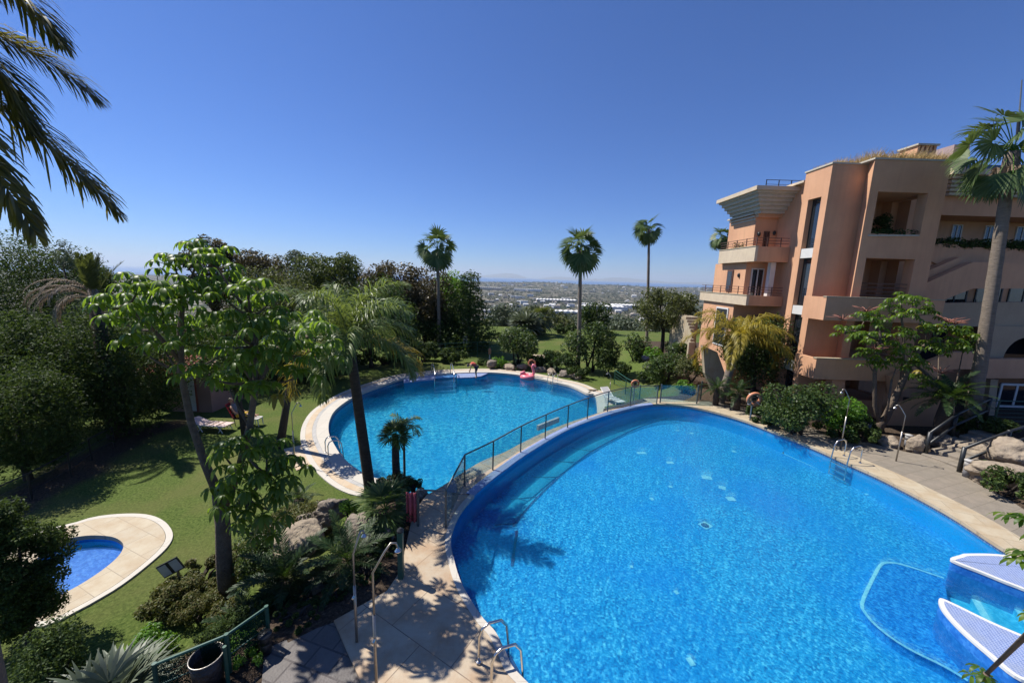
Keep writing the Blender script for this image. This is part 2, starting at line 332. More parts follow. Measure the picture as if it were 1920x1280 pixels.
# leaves
M['l_scheff'] = leafmat('umbrella_tree_leaf', [(.030, .066, .010), (.045, .092, .012), (.075, .132, .016), (.105, .165, .02)], .42, .46, .35, (.30, .46, .03))
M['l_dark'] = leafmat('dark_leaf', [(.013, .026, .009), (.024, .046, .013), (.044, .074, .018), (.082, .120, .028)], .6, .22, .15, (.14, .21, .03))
M['l_mid'] = leafmat('mid_leaf', [(.018, .036, .010), (.030, .058, .013), (.046, .082, .017), (.070, .112, .024)], .5, .25, .3, (.15, .22, .03))
M['l_olive'] = leafmat('olive_leaf', [(.040, .052, .016), (.062, .074, .022), (.085, .096, .028), (.10, .115, .04)], .55, .25, .3, (.2, .24, .04))
M['l_brown'] = leafmat('brownish_leaf', [(.040, .034, .014), (.055, .044, .018), (.072, .058, .022), (.085, .058, .024)], .5, .2, .4, (.2, .16, .03))
M['l_grey'] = leafmat('grey_green_leaf', [(.055, .075, .045), (.080, .105, .062), (.11, .135, .085)], .6, .2, .3, (.16, .2, .08))
M['l_pine'] = leafmat('pine_needles', [(.034, .056, .016), (.052, .08, .02), (.08, .112, .028)], .6, .25, .25, (.16, .2, .03))
M['l_lime'] = leafmat('lime_leaf', [(.05, .13, .012), (.08, .19, .016), (.11, .24, .02)], .5, .35, .4, (.25, .45, .03))
M['l_palm'] = leafmat('palm_leaf', [(.045, .085, .022), (.07, .12, .03), (.10, .15, .04), (.14, .17, .05)], .4, .25, .5, (.25, .32, .05))
M['l_queen'] = leafmat('queen_palm_leaf', [(.060, .10, .025), (.09, .14, .035), (.14, .19, .055), (.23, .26, .11)], .45, .36, .4, (.3, .38, .06))
M['l_yellow'] = leafmat('yellowing_leaf', [(.16, .13, .018), (.24, .19, .022), (.30, .25, .035)], .5, .35, .4, (.5, .38, .03))
M['l_fan'] = leafmat('fan_leaf', [(.030, .062, .016), (.050, .09, .022), (.085, .13, .04), (.13, .17, .065)], .5, .22, .3, (.2, .28, .05))
M['l_silver'] = leafmat('silver_leaf', [(.08, .10, .065), (.12, .15, .10), (.17, .19, .135)], .5, .15, .4, (.25, .3, .15))
M['l_cycad'] = leafmat('cycad_leaf', [(.012, .030, .010), (.020, .046, .014), (.038, .070, .022)], .5, .15, .25)
M['l_date'] = leafmat('date_leaf', [(.040, .052, .016), (.066, .078, .02), (.105, .10, .026), (.19, .15, .03)], .45, .42, .4, (.42, .36, .04))
M['l_dry'] = leafmat('dry_leaf', [(.20, .15, .105), (.27, .21, .15), (.32, .26, .19)], .8, .15, .2, (.3, .2, .12))
M['l_red'] = leafmat('red_flower', [(.30, .13, .10), (.36, .17, .12)], .7, .2, .2, (.4, .1, .06))
M['l_cover'] = leafmat('ground_cover_leaf', [(.045, .062, .014), (.07, .088, .018), (.10, .095, .022), (.12, .10, .03)], .55, .2, .3, (.2, .22, .03))
M['l_straw'] = leafmat('straw', [(.36, .25, .11), (.46, .34, .16), (.55, .42, .22)], .8, .3, .2, (.5, .36, .14))
# ================================================================== SETTING: outlines on the ground
def ccw(P): return P if area(P) > 0 else P[::-1].copy()
# big pool, rim at z=0 (seen part by its outline in the picture, the rest closed behind the camera's view)
left_rim = GP([(1232, 757), (1195, 762), (1145, 775), (1070, 802), (995, 845), (945, 880), (895, 920), (860, 960), (842, 1008), (848, 1052), (864, 1100), (898, 1156), (925, 1187), (944, 1225), (965, 1262)])
hidden = [(1.0, 5.0), (2.4, 4.3), (5, 3.9), (8.2, 3.8), (11.2, 4.2), (13.2, 5.6)]
right_rim = GP([(1915, 1047), (1777, 960), (1663, 900), (1592, 868), (1535, 842), (1480, 820), (1400, 789), (1330, 769), (1280, 760)])
BIG = ccw(crom(left_rim+hidden+right_rim, 5, True))
second_rim = GP([(717, 722), (670, 740), (632, 765), (617, 787), (615, 812), (627, 838), (642, 859), (670, 882), (700, 897), (745, 908)], ZL)
walk_out = GP([(800, 927), (837, 905), (875, 880), (907, 862), (945, 847), (970, 834), (1012, 813), (1065, 792), (1105, 779), (1140, 768), (1180, 761), (1232, 746)])
W_ = crom(walk_out, 5)
w_low = [tuple(p) for p in (W_[2], W_[12], W_[20], W_[28], W_[35], W_[42])]
second_far = GP([(1118, 744), (1100, 737), (1072, 724), (1037, 716), (1022, 712), (980, 704), (947, 700), (912, 698), (860, 699), (800, 703), (755, 710)], ZL)
SEC = ccw(crom(second_rim+w_low+second_far, 6, True))
kid_in = GP([(120, 1014), (150, 1006), (180, 1004), (212, 1007), (230, 1017), (232, 1029), (220, 1047), (190, 1072), (150, 1098), (110, 1118), (70, 1125), (45, 1100), (60, 1055)], ZL)
kid_out = GP([(80, 995), (135, 982), (175, 970), (225, 964), (275, 965), (307, 977), (324, 1000), (315, 1025), (275, 1062), (225, 1100), (180, 1127), (145, 1146), (80, 1175), (10, 1160), (-30, 1090), (20, 1030)], ZL)
KI = ccw(crom(kid_in, 5, True)); KO = ccw(crom(kid_out, 4, True))
UP = np.array([(-4.4, 1.0), (-4.5, 5.6), (-3.7, 6.5), (-2.75, 7.4), (-2.65, 10), (-2.5, 11.1), (-1.9, 11.8), (-1.4, 12.7), (.4, 14.8), (2.9, 17.6), (5.3, 19.5), (6.9, 20.6), (8.8, 22.0), (11, 22.6), (12.6, 26), (13.4, 32), (14, 44), (70, 44), (70, -8), (-4.4, -8)], float)
UP = ccw(UP)
def tz(x, y):
    x = np.asarray(x, float); y = np.asarray(y, float)
    d = np.where(inside(UP, x, y), 0, dist(UP, x, y))
    t = np.clip(d/3.2, 0, 1); s = t*t*(3-2*t)
    z = -.06+(ZL-.02+.06)*s
    lump = .10*np.sin(x*1.7+1.3*np.sin(y*.9))*np.sin(y*1.9+x*.4)
    z = z+lump*np.exp(-((d-1.2)/1.1)**2)*(x < -2)
    far = np.maximum(0, np.hypot(x*.35, y)-62)
    z = z-118*(1-np.exp(-far/240.))
    hills = 55*np.clip((y-4300)/1500, 0, 1)*np.clip((8500-y)/1500, 0, 1)*(.75+.25*np.sin(x/700.+1)*np.sin(x/310.))*np.clip((x+1500)/2500+.25, 0, 1)
    z = z+hills+5*np.sin(x/160.)*np.sin(y/210.)*np.clip((y-900)/600, 0, 1)*np.clip((8500-y)/1500, 0, 1)
    rise = np.clip((x-16.5)/6, 0, 1)*np.clip((14.5-y)/3, 0, 1)*1.6; z = z+rise
    return z
def tzs(x, y): return float(tz(np.array([x]), np.array([y]))[0])
def ground(px, py, lo=3, hi=90):
    r = ray(px, py); ts = np.linspace(lo, hi, 1600); P = O_[None]+r[None]*ts[:, None]
    k = np.argmax(P[:, 2] < tz(P[:, 0], P[:, 1])); return P[k]
# one ground sheet to the horizon
def axis(a, b, st, far, neg=True):
    c = list(np.arange(a, b+1e-6, st)); s = st; v = b
    while v < far: s *= 1.14; v += s; c.append(v)
    if neg:
        s = st; v = a; l = []
        while v > -far: s *= 1.14; v -= s; l.append(v)
        c = l[::-1]+c
    return np.array(c)
xs = axis(-30, 34, .4, 42000); ys = np.concatenate([[-60, -30, -15], axis(-8, 62, .4, 42000, False)])
XX, YY = np.meshgrid(xs, ys); ZZ = tz(XX, YY)
def sink(P, grow, z):
    m = inside(P, XX, YY) | (dist(P, XX, YY) < grow); ZZ[m] = np.minimum(ZZ[m], z)
near = (np.abs(XX) < 40) & (YY < 60)
sink(offs(BIG, .15), .0, -2.2); sink(offs(SEC, .25), .0, -3.4); sink(offs(KI, .1), 0, -2.2)
# zone colour: r lawn, g soil bed, b far land
lawn = np.zeros(XX.shape); d_up = np.where(inside(UP, XX, YY), 0, dist(UP, XX, YY))
lawn = np.clip((d_up-1.9-.35*np.sin(XX*2.1)*np.sin(YY*1.7))/.35, 0, 1)
lawn[(XX > 9) & (YY > 20)] = np.clip((d_up[(XX > 9) & (YY > 20)]-.4)/.5, 0, 1)
fl_ = np.array([G(px, py, ZL)[:2] for px, py in ((-60, 990), (60, 930), (134, 885), (215, 835), (300, 800))]); dd_ = np.full(XX.shape, 9.)
for a_, b2_ in zip(fl_, fl_[1:]): dd_ = np.minimum(dd_, dist(np.array([a_, b2_]), XX, YY))
lawn *= np.clip((dd_-.7-.3*np.sin(XX*2.3)*np.sin(YY*1.9))/.4, 0, 1)
gx_, gy_ = XX > -1, YY > 60
farm = np.clip((np.hypot(XX*.35, YY)-66)/8, 0, 1)
nv = len(xs); V = np.stack([XX.ravel(), YY.ravel(), ZZ.ravel()], 1)
ii = np.arange((len(ys)-1)*(nv-1)); r_ = ii//(nv-1); c_ = ii % (nv-1); b_ = r_*nv+c_
Q = np.stack([b_, b_+1, b_+nv+1, b_+nv], 1)
m, nt, out = newmat('ground'); L = nt.links
at = N(nt, 'ShaderNodeAttribute'); at.attribute_name = 'zone'; sp = N(nt, 'ShaderNodeSeparateColor'); L.new(at.outputs['Color'], sp.inputs[0])
P = pos(nt)
n1 = N(nt, 'ShaderNodeTexNoise'); n1.inputs['Scale'].default_value = 14; n1.inputs['Detail'].default_value = 10; n1.inputs['Roughness'].default_value = .75; L.new(P, n1.inputs['Vector'])
n2 = N(nt, 'ShaderNodeTexNoise'); n2.inputs['Scale'].default_value = .55; n2.inputs['Detail'].default_value = 6; L.new(P, n2.inputs['Vector'])
g1 = ramp(nt, n1.outputs['Fac'], [(.34, (.034, .056, .013)), (.5, (.078, .112, .026)), (.66, (.150, .190, .052))])
gf = ramp(nt, n2.outputs['Fac'], [(.45, (0, 0, 0)), (.75, (.75, .75, .75))]); g2 = mixc(nt, gf, g1, (.135, .13, .048))
s1 = ramp(nt, n1.outputs['Fac'], [(.38, (.035, .025, .018)), (.56, (.085, .062, .044)), (.72, (.22, .165, .12))])
n3 = N(nt, 'ShaderNodeTexNoise'); n3.inputs['Scale'].default_value = .011; n3.inputs['Detail'].default_value = 9; n3.inputs['Roughness'].default_value = .7; L.new(P, n3.inputs['Vector'])
f1 = ramp(nt, n3.outputs['Fac'], [(.40, (.030, .040, .022)), (.48, (.05, .056, .033)), (.54, (.13, .115, .085)), (.66, (.28, .25, .20))])
c = mixc(nt, sp.outputs[0], s1, g2); c = mixc(nt, sp.outputs[2], c, f1)
b = N(nt, 'ShaderNodeBsdfPrincipled'); b.inputs['Roughness'].default_value = 1; b.inputs['Specular IOR Level'].default_value = .1; L.new(c, b.inputs['Base Color'])
bp = N(nt, 'ShaderNodeBump'); bp.inputs['Strength'].default_value = .7; bp.inputs['Distance'].default_value = .06; L.new(n1.outputs['Fac'], bp.inputs['Height']); L.new(bp.outputs[0], b.inputs['Normal']); L.new(b.outputs[0], out.inputs[0])
M['ground'] = m
go = struct(mesh_obj('ground', V, Q, M['ground'], None, True))
ca = go.data.color_attributes.new('zone', 'FLOAT_COLOR', 'POINT')
colr = np.ones((len(V), 4), np.float32); colr[:, 0] = lawn.ravel(); colr[:, 1] = 0; colr[:, 2] = farm.ravel(); ca.data.foreach_set('color', colr.ravel())
# sea: from the left, coast runs away to the right
m, nt, out = newmat('sea'); b = N(nt, 'ShaderNodeBsdfPrincipled'); b.inputs['Base Color'].default_value = (.03, .11, .27, 1); b.inputs['Roughness'].default_value = .35; nt.links.new(b.outputs[0], out.inputs[0])
M['sea'] = m
MB().add([(-41000, 5200, -117), (-3800, 5200, -117), (1500, 8600, -117), (41000, 9200, -117), (41000, 41000, -117), (-41000, 41000, -117)], [(0, 1, 2, 3, 4, 5)]).build('sea', M['sea'])['kind'] = 'structure'
mm = MB()
rng = np.random.default_rng(3)
def ridge(y, x0, x1, h, n=60, sd=1):
    r = np.random.default_rng(sd); X_ = np.linspace(x0, x1, n); e = np.sin(np.linspace(0, PI, n))**.7
    H_ = -117+h*e*(.62+.25*np.sin(X_/2600.+sd)+.13*np.sin(X_/900.+sd*2)+.03*r.standard_normal(n))
    V = []
    for k in range(n): V += [(X_[k], y, -125), (X_[k], y+700, H_[k]), (X_[k], y+1500, -125)]
    mm.add(V, [(3*k, 3*k+3, 3*k+4, 3*k+1) for k in range(n-1)]+[(3*k+1, 3*k+4, 3*k+5, 3*k+2) for k in range(n-1)])
ridge(33000, 2000, 13500, 620, 60, 2); ridge(30000, 9500, 23000, 330, 60, 5); ridge(34000, -3800, 1200, 560, 40, 7)
M['hills'] = mat('far_hills', (.10, .11, .09), (.16, .15, .12), .002, 1.0)
struct(mm.build('hills', M['hills'], None, True))

# ------------------------------------------------------------------ pools
FL1 = -.85
def basin(name, P, ztop, zf, mw, mf):
    n = len(P); V = [(p[0], p[1], ztop) for p in P]+[(p[0], p[1], zf) for p in P]
    w = mesh_obj(name, V, [(i, (i+1) % n, n+(i+1) % n, n+i)[::-1] for i in range(n)], mw, None, True); struct(w)
    f = mesh_obj('pool_floor', [(p[0], p[1], zf) for p in P], [tuple(range(n))], mf, w); return w
b1 = basin('pool_basin', BIG, -.004, FL1, M['wall1'], M['floor1'])
b2 = basin('pool_basin', SEC, ZL-.004, ZL-1.0, M['wall2'], M['floor2'])
b3 = basin('pool_basin', KI, ZL-.004, ZL-.34, M['wall1'], M['kidfloor'])
def water(P, z, mt):
    q = offs(P, -.005); o = mesh_obj('pool_water', [(p[0], p[1], z) for p in q], [tuple(range(len(q)))], mt); struct(o)
water(BIG, -.14, M['water1']); water(SEC, ZL-.16, M['water2']); water(KI, ZL-.14, M['water1'])
# big pool: bench strip with the dark channel along the curved wall
ch = GP([(1290, 779), (1262, 782), (1200, 800), (1125, 837), (1087, 862), (1047, 895), (1000, 940), (961, 987)], FL1); CH = crom(ch, 6)
ch2 = GP([(1262, 771), (1222, 778), (1165, 795), (1090, 830), (1045, 860), (1000, 895), (950, 945), (925, 990)], FL1); CH2 = crom(ch2, 6)
mb = MB(); ribbon(mb, CH, CH2, FL1+.012, FL1+.012, False); mb.build('ledge_strip', M['ledge'], b1)
mb = MB(); ribbon(mb, offs(CH, .03, False), offs(CH, -.05, False), FL1+.018, FL1+.018, False)
for k in (8, 14, 20, 25, 30, 35, 41):
    k = min(k, len(CH)-1); a, q = CH[k], CH2[min(k, len(CH2)-1)]; d = (q-a)/np.linalg.norm(q-a); nn = np.array([-d[1], d[0]])*.025
    mb.add([(*(a+nn), FL1+.022), (*(a-nn), FL1+.022), (*(q-nn), FL1+.022), (*(q+nn), FL1+.022)], [(0, 1, 2, 3)])
e1 = np.array(GP([(969, 995), (960, 1062)], FL1)); nn = np.array([.04, 0])
mb.add([(*(e1[0]-nn), FL1+.02), (*(e1[0]+nn), FL1+.02), (*(e1[1]+nn), FL1+.02), (*(e1[1]-nn), FL1+.02)], [(0, 1, 2, 3)])
mb.build('channel', M['dark_line'], b1)
# pale patches on the floor
for (px, py, w, d, a) in [(1270, 807, .35, .18, .2), (1297, 812, .3, .22, .1), (1203, 849, .7, .28, .1), (1256, 867, .5, .3, 0), (1325, 895, .6, .42, -.2), (1354, 914, .4, .36, -.5), (1370, 935, .5, .36, 0), (1376, 846, .28, .28, 0), (1257, 912, .22, .2, .3), (1222, 935, .2, .2, .2), (1268, 1110, .16, .16, .4), (1295, 1240, .2, .24, .2), (1184, 1062, .14, .14, 0)]:
    g = G(px, py, FL1); MB().obox((g[0], g[1], FL1+.006), w*.6, d*.7, .008, a).build('tile_patch', M['bright_line'], b1)
g = G(1322, 985, FL1); o = MB().lathe([(.12, 0), (.12, .014), (.0, .016)], (g[0], g[1], FL1), 16).build('drain', M['dark_line'], b1)
MB().obox((g[0]+.02, g[1]+.02, FL1+.005), .34, .30, .008, .5).build('tile_patch', M['bright_line'], b1)
def line_strip(mb, pts, w, z):
    C_ = np.array(pts); ribbon(mb, offs(C_, w/2, False), offs(C_, -w/2, False), z, z, False)
mb = MB(); line_strip(mb, GP([(1466, 849), (1560, 890), (1640, 924), (1622, 927)], FL1), .10, FL1+.014); mb.build('floor_line', M['bright_line'], b1)
# raised underwater step outlined in pale tile
st = crom(GP([(1770, 1083), (1700, 1060), (1670, 1054), (1652, 1058), (1636, 1085), (1617, 1128), (1622, 1148), (1650, 1178), (1700, 1213), (1768, 1247), (1815, 1275)], -.62), 5)
stp = list(map(tuple, st))+[(9.2, 5.4), (9.8, 7.2)]
MB().prism(stp, FL1, -.625).build('underwater_step', mosaic('step_mosaic', [(.1, (.002, .07, .34)), (.45, (.006, .17, .58)), (.9, (.05, .42, .84))], .05, mott=14), b1)
mb = MB(); line_strip(mb, st, .07, -.618); mb.build('step_line', M['bright_line'], b1)
# sitting wall platforms and the stair between them, bottom right
M['lavside'] = mosaic('platform_side', [(0, (.008, .09, .38)), (.5, (.018, .15, .50)), (1, (.05, .24, .62))], .05, mott=3)
def platform(top, zt):
    T = ccw(crom(top, 6, True)); n = len(T)
    w = MB(); V = [(p[0], p[1], zt) for p in T]+[(p[0], p[1], FL1) for p in T]
    w.add(V, [(i, n+i, n+(i+1) % n, (i+1) % n) for i in range(n)]); o = w.build('step_platform', M['lavside'], b1, True)
    q = offs(T, -.07); o2 = MB().add([(p[0], p[1], zt+.004) for p in q], [tuple(range(n))]).build('platform_top', M['lav'], o)
    r = MB(); ribbon(r, offs(T, .012), q, zt+.006, zt+.006, True, skirt=zt-.05); r.build('platform_edge', M['white'], o)
zt = .12
platform(GP([(1783, 1047), (1800, 1041), (1816, 1038), (1880, 1040), (1960, 1056), (2040, 1085), (2060, 1120), (1960, 1115), (1900, 1096), (1840, 1072), (1796, 1055)], zt), zt)
platform(GP([(1763, 1122), (1790, 1132), (1860, 1166), (1960, 1210), (2020, 1250), (2000, 1290), (1915, 1272), (1850, 1222), (1800, 1178), (1768, 1142)], zt), zt)
a0 = G(1778, 1122, -.3); a1 = G(1905, 1150, -.1); dr = (a1-a0)[:2]; Ld = np.linalg.norm(dr); dr /= Ld; pr = np.array([-dr[1], dr[0]])
for k in range(5):
    z = -.75+.16*k; c0 = a0[:2]+dr*(k*.62); q = [c0-pr*.9, c0+dr*6-pr*.9, c0+dr*6+pr*.9, c0+pr*.9]
    s = MB().prism([tuple(v) for v in q], z-.16-.003*k, z).build('pool_stair', M['ledge'], b1)
    q = [c0-pr*.9, c0+dr*.14-pr*.9, c0+dr*.14+pr*.9, c0+pr*.9]; MB().prism([tuple(v) for v in q], z, z+.004).build('stair_nosing', M['bright_line'], s)
# copings
def coping(P, d0, d1, z, mt, name='pool_coping', th=.16):
    mb = MB(); ribbon(mb, offs(P, d0), offs(P, d1), z, z, True, skirt=z-th); return struct(mb.build(name, mt))
def part_curve(P, f): return P[[i for i in range(len(P)) if f(P[i])]]
n = len(BIG)
isw = np.array([dist(W_, np.array([p[0]]), np.array([p[1]]))[0] < 1.35 and 10.9 < p[1] < 21.1 and p[0] < 8.3 for p in BIG])
def run(P, flags, d0, d1, z, mt, name, th=.16):
    mb = MB(); A = offs(P, d0); B = offs(P, d1); k = len(P)
    for i in range(k):
        j = (i+1) % k
        if flags[i] and flags[j]:
            mb.add([(*A[i], z), (*B[i], z), (*B[j], z), (*A[j], z), (*A[i], z-th), (*B[i], z-th), (*B[j], z-th), (*A[j], z-th)], [(0, 1, 2, 3), (0, 3, 7, 4), (1, 5, 6, 2)])
    return struct(mb.build(name, mt))
run(BIG, isw, -.03, .26, .0, M['lav'], 'pool_coping', .05)
notw = ~isw; notw = notw | np.roll(notw, 1) | np.roll(notw, -1)
leftdeck = np.array([p[0] < 1.2 and p[1] < 11.3 for p in BIG])
rightside = notw & ~leftdeck
run(BIG, rightside | np.roll(rightside, 1), -.05, .95, .015, M['cream'], 'pool_coping', .10)
run(BIG, leftdeck, -.05, .10, .014, M['white_coping'], 'pool_coping', .10)
# lip of lavender waterline tile on the right side
run(BIG, np.array([p[0] > 5 for p in BIG]), -.012, -.008, -.05, M['lav'], 'waterline_tile', .13)
# walkway over the dividing wall
wi = [BIG[i] for i in range(n) if isw[i]]; wi = np.array(wi); wi = wi[np.argsort(wi[:, 1])]
wi = offs(wi, .25 if wi[-1][1] > wi[0][1] else -.25, False); 
wi2 = np.array([BIG[i] for i in range(n) if isw[i]]); wi2 = wi2[np.argsort(wi2[:, 1])]
d_out = -1 if dist(W_, offs(wi2, .2, False)[:, 0], offs(wi2, .2, False)[:, 1]).mean() > dist(W_, wi2[:, 0], wi2[:, 1]).mean() else 1
wi = offs(wi2, .2*d_out, False)
poly = [tuple(p) for p in W_]+[tuple(p) for p in wi[::-1]]
wk = struct(MB().prism(poly, -.30, -.012).build('walkway', M['slate']))
mb = MB(); A = offs(W_, .0, False); nW = len(W_)
mb.add([(*p, -.30) for p in W_]+[(*p, ZL-1.5) for p in W_], [(i, i+1, nW+i+1, nW+i) for i in range(nW-1)]); mb.build('retaining_wall', M['wall2'], wk)
# left deck
ld = [BIG[i] for i in range(n) if leftdeck[i]]; ld = np.array(ld); ld = ld[np.argsort(-ld[:, 1])]
e = offs(ld, .06, False); e2 = offs(ld, -.06, False)
e = e if dist(BIG, e[:, 0], e[:, 1]).size and (~inside(BIG, e[:, 0], e[:, 1])).all() else e2
dl = GP([(626, 1162), (725, 1107), (745, 1078), (757, 1040), (775, 960), (800, 927)])
dk = [tuple(p) for p in e]+[(1.0, 4.6), (1.0, 2.0), (-2.1, 2.0)]+[tuple(p) for p in GP([(700, 1330)])]+dl
struct(MB().prism(dk, -.2, -.002).build('pool_deck', M['deck']))
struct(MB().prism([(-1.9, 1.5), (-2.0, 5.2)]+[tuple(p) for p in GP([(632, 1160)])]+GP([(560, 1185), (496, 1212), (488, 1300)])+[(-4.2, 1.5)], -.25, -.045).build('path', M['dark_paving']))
struct(MB().prism([(1.02, 2.0), (1.02, 4.2)]+[(2.4, 3.5), (5, 3.1), (8.2, 3.0), (11.5, 3.3), (14.2, 4.8), (16, 4), (16, 0), (1.02, 0)], -.25, -.006).build('pool_deck', M['deck']))
# right paving
rp = [tuple(p) for p in offs(BIG, .8)[[i for i in range(n) if BIG[i][0] > 9.5 and BIG[i][1] > 5.4]]]
rp = sorted(rp, key=lambda p: -p[1])
rp_out = GP([(1330, 752), (1410, 766), (1480, 789), (1587, 822), (1640, 832), (1700, 847), (1736, 853), (1794, 877), (1850, 908), (1909, 947), (1990, 1000)])
struct(MB().prism(rp+[(15.3, 4.5), (17.5, 6.0)]+rp_out[::-1], -.25, -.004).build('paving', M['paving']))
# second pool surround
secL = np.array([not (dist(W_, np.array([p[0]]), np.array([p[1]]))[0] < 1.2) for p in SEC])
secL = secL
run(SEC, secL, -.04, .52, ZL+.03, M['white_coping'], 'pool_coping')
run(SEC, secL, .525, .70, ZL+.026, M['grey_slab'], 'pool_coping')
run(SEC, secL, .705, 1.0, ZL+.028, M['tan_slab'], 'pool_coping')
run(SEC, secL, 1.005, 1.22, ZL+.025, M['white_coping'], 'pool_coping')
struct(MB().prism(GP([(532, 842), (590, 829), (606, 862), (556, 882)], ZL), ZL-.1, ZL+.018).build('shower_slab', M['tan_slab']))
# lavender seats, steps in the far end
for pts in ([(757, 716), (790, 712), (814, 710), (814, 702), (757, 706)], [(857, 707), (885, 706), (902, 704), (916, 698), (857, 698)]):
    q = ccw(np.array(GP(pts, ZL))); w = MB().prism([tuple(v) for v in q], ZL-1.5, ZL-.10).build('seat_platform', M['wall2'], b2)
    MB().prism([tuple(v) for v in offs(q, .01)], ZL-.10, ZL-.04).build('platform_top', M['lav'], w)
for k in range(5):
    a = G(816, 703+2.8*k, ZL); c = G(856, 701+2.8*k, ZL)
    MB().prism([tuple(a[:2]+[0, -.55]), tuple(c[:2]+[0, -.55]), tuple(c[:2]+[0, 2.0]), tuple(a[:2]+[0, 2.0])], ZL-1.5, ZL-.12-.24*k).build('pool_stair', mosaic('stair%d' % k, [(0, (.05+.04*(k % 2), .20, .45)), (1, (.12, .3, .58))], .06), b2)
# paddling pool surround
mb = MB(); nK = 64
ang = lambda P, c: np.arctan2(P[:, 1]-c[1], P[:, 0]-c[0])
cK = KI.mean(0)
def resamp(P, c, n):
    A = ang(P, c); o = np.argsort(A); A = A[o]; P = P[o]; t = np.linspace(-PI, PI, n, endpoint=False)
    A3 = np.concatenate([A-2*PI, A, A+2*PI]); P3 = np.concatenate([P, P, P]); return np.stack([np.interp(t, A3, P3[:, 0]), np.interp(t, A3, P3[:, 1])], 1)
k1 = resamp(KI, cK, nK); k2 = resamp(KO, cK, nK); k3 = k2+(k1-k2)*.16
ribbon(mb, k1+(cK-k1)*.015, k3, ZL+.03, ZL+.03, True, skirt=ZL-.1); struct(mb.build('pool_coping', M['cream']))
mb = MB(); ribbon(mb, k3+(k2-k3)*.06, k2, ZL+.028, ZL+.028, True, skirt=ZL-.1); struct(mb.build('pool_coping', M['white_coping']))
# ================================================================== VEGETATION
def unit(rng, n):
    v = rng.standard_normal((n, 3)); return v/np.linalg.norm(v, axis=1)[:, None]
def nrm(v): return v/(np.linalg.norm(v, axis=-1, keepdims=True)+1e-9)
def clump_leaves(rng, C, r, n, size, aspect=.55, up=.35, surf=.5, zs=.85):
    """n loose leaves spread over clumps with centres C and radii r"""
    C = np.asarray(C); r = np.asarray(r); pr = r**2/np.sum(r**2)
    i = rng.choice(len(C), n, p=pr); u = unit(rng, n)
    rad = r[i]*(surf+(1-surf)*rng.random(n)**.6)
    P = C[i]+u*rad[:, None]*np.array([1, 1, zs])
    Nn = nrm(u*.7+unit(rng, n)*.8+np.array([0, 0, up])); T = nrm(np.cross(Nn, unit(rng, n))+np.array([0, 0, -.15])); B = np.cross(Nn, T)
    Ls = size*(.6+.8*rng.random(n))[:, None]; Ws = Ls*aspect
    V = np.stack([P-T*Ls/2, P+B*Ws/2+Nn*Ls*.06, P+T*Ls/2-Nn*Ls*.05, P-B*Ws/2+Nn*Ls*.06], 1).reshape(-1, 3)
    return V, np.arange(4*n).reshape(n, 4)
def blob_clumps(rng, c, rx, ry, rz, k, cr=.34, low=-1.0, shape='round'):
    u = unit(rng, k*4); u = u[u[:, 2] > low][:k]
    q = .45+.4*rng.random(len(u))
    if shape == 'cone':
        z = rng.random(len(u))**1.2; a = rng.random(len(u))*2*PI; rr = (1-z)**.75*(.35+.5*rng.random(len(u)))+.05
        C = np.stack([rr*np.cos(a)*rx, rr*np.sin(a)*ry, (z*2-1)*rz], 1); R = cr*min(rx, ry)*(1.05-.55*z)*(.75+.5*rng.random(len(u)))
    elif shape == 'flat':
        C = u*q[:, None]*np.array([rx, ry, rz]); C[:, 2] = np.abs(C[:, 2])*.9; R = cr*min(rx, rz*1.3)*(.7+.6*rng.random(len(u)))
    else:
        C = u*q[:, None]*np.array([rx, ry, rz]); R = cr*min(rx, rz)*(.65+.8*rng.random(len(u)))
    return C+np.array(c), R
TREES = {}
def tree(name, label, px, d, ytop, wpx, lm, ybot=None, base=None, k=26, leaf=None, n=None, group=None, cat='tree', shape='round', bark='darkbark', aspect=.55, cr=.34, seed=None, crown_frac=.72, up=.35, depth=1.0, surf=.5, limbs=5, lean=0.0):
    """tree at picture column px and distance d: crown top at row ytop, crown width wpx, standing on the ground there"""
    rng = np.random.default_rng(seed if seed is not None else int(px*7+d*13+ytop))
    top = D(px, ytop, d); x = top[0]; w = wpx/F_*d*1.0
    z0 = base if base is not None else tzs(x, d)
    if ybot is not None: zb = D(px, ybot, d)[2]
    else: zb = z0+(top[2]-z0)*(1-crown_frac)
    zb = max(zb, z0); rx = w/2; rz = (top[2]-zb)/2; c = np.array([x, d, zb+rz])
    s = leaf or max(.06, .0062*d); R = max(rx, rz)
    t = thing(name, label, cat, (x, d, z0), group)
    C, r = blob_clumps(rng, c, rx, rx*depth, rz, int(k*1.5), cr*1.12, shape=shape)
    if n is None: n = int(min(14000, max(1200, 2.6*4*PI*((rx*rx+rx*rz*2)/3)*depth/(s*s*aspect))))
    V, Q = clump_leaves(rng, C, r, n, s, aspect, up, surf)
    mesh_obj('crown', V, Q, M[lm], t)
    mb = MB(); tr = max(.06, .028*(top[2]-z0)); hx = lean
    pts = [(x-hx, d, z0-.2), (x-hx*.6+tr*.4, d, z0+(zb-z0)*.5), (x, d, zb+rz*.3), (x+tr*.3, d, zb+rz*1.1)]
    mb.tube(pts, [tr*1.25, tr, tr*.8, tr*.35], 8)
    for j in range(limbs):
        q = C[rng.integers(len(C))]; st = Vector(pts[2]).lerp(Vector(pts[1]), rng.random()*.6); mid = st.lerp(Vector(q), .5)+Vector((0, 0, .12*rz)); mb.tube([st, mid, Vector(q)], [tr*.5, tr*.32, tr*.12], 6)
    mb.build('trunk', M[bark], t, True); return t
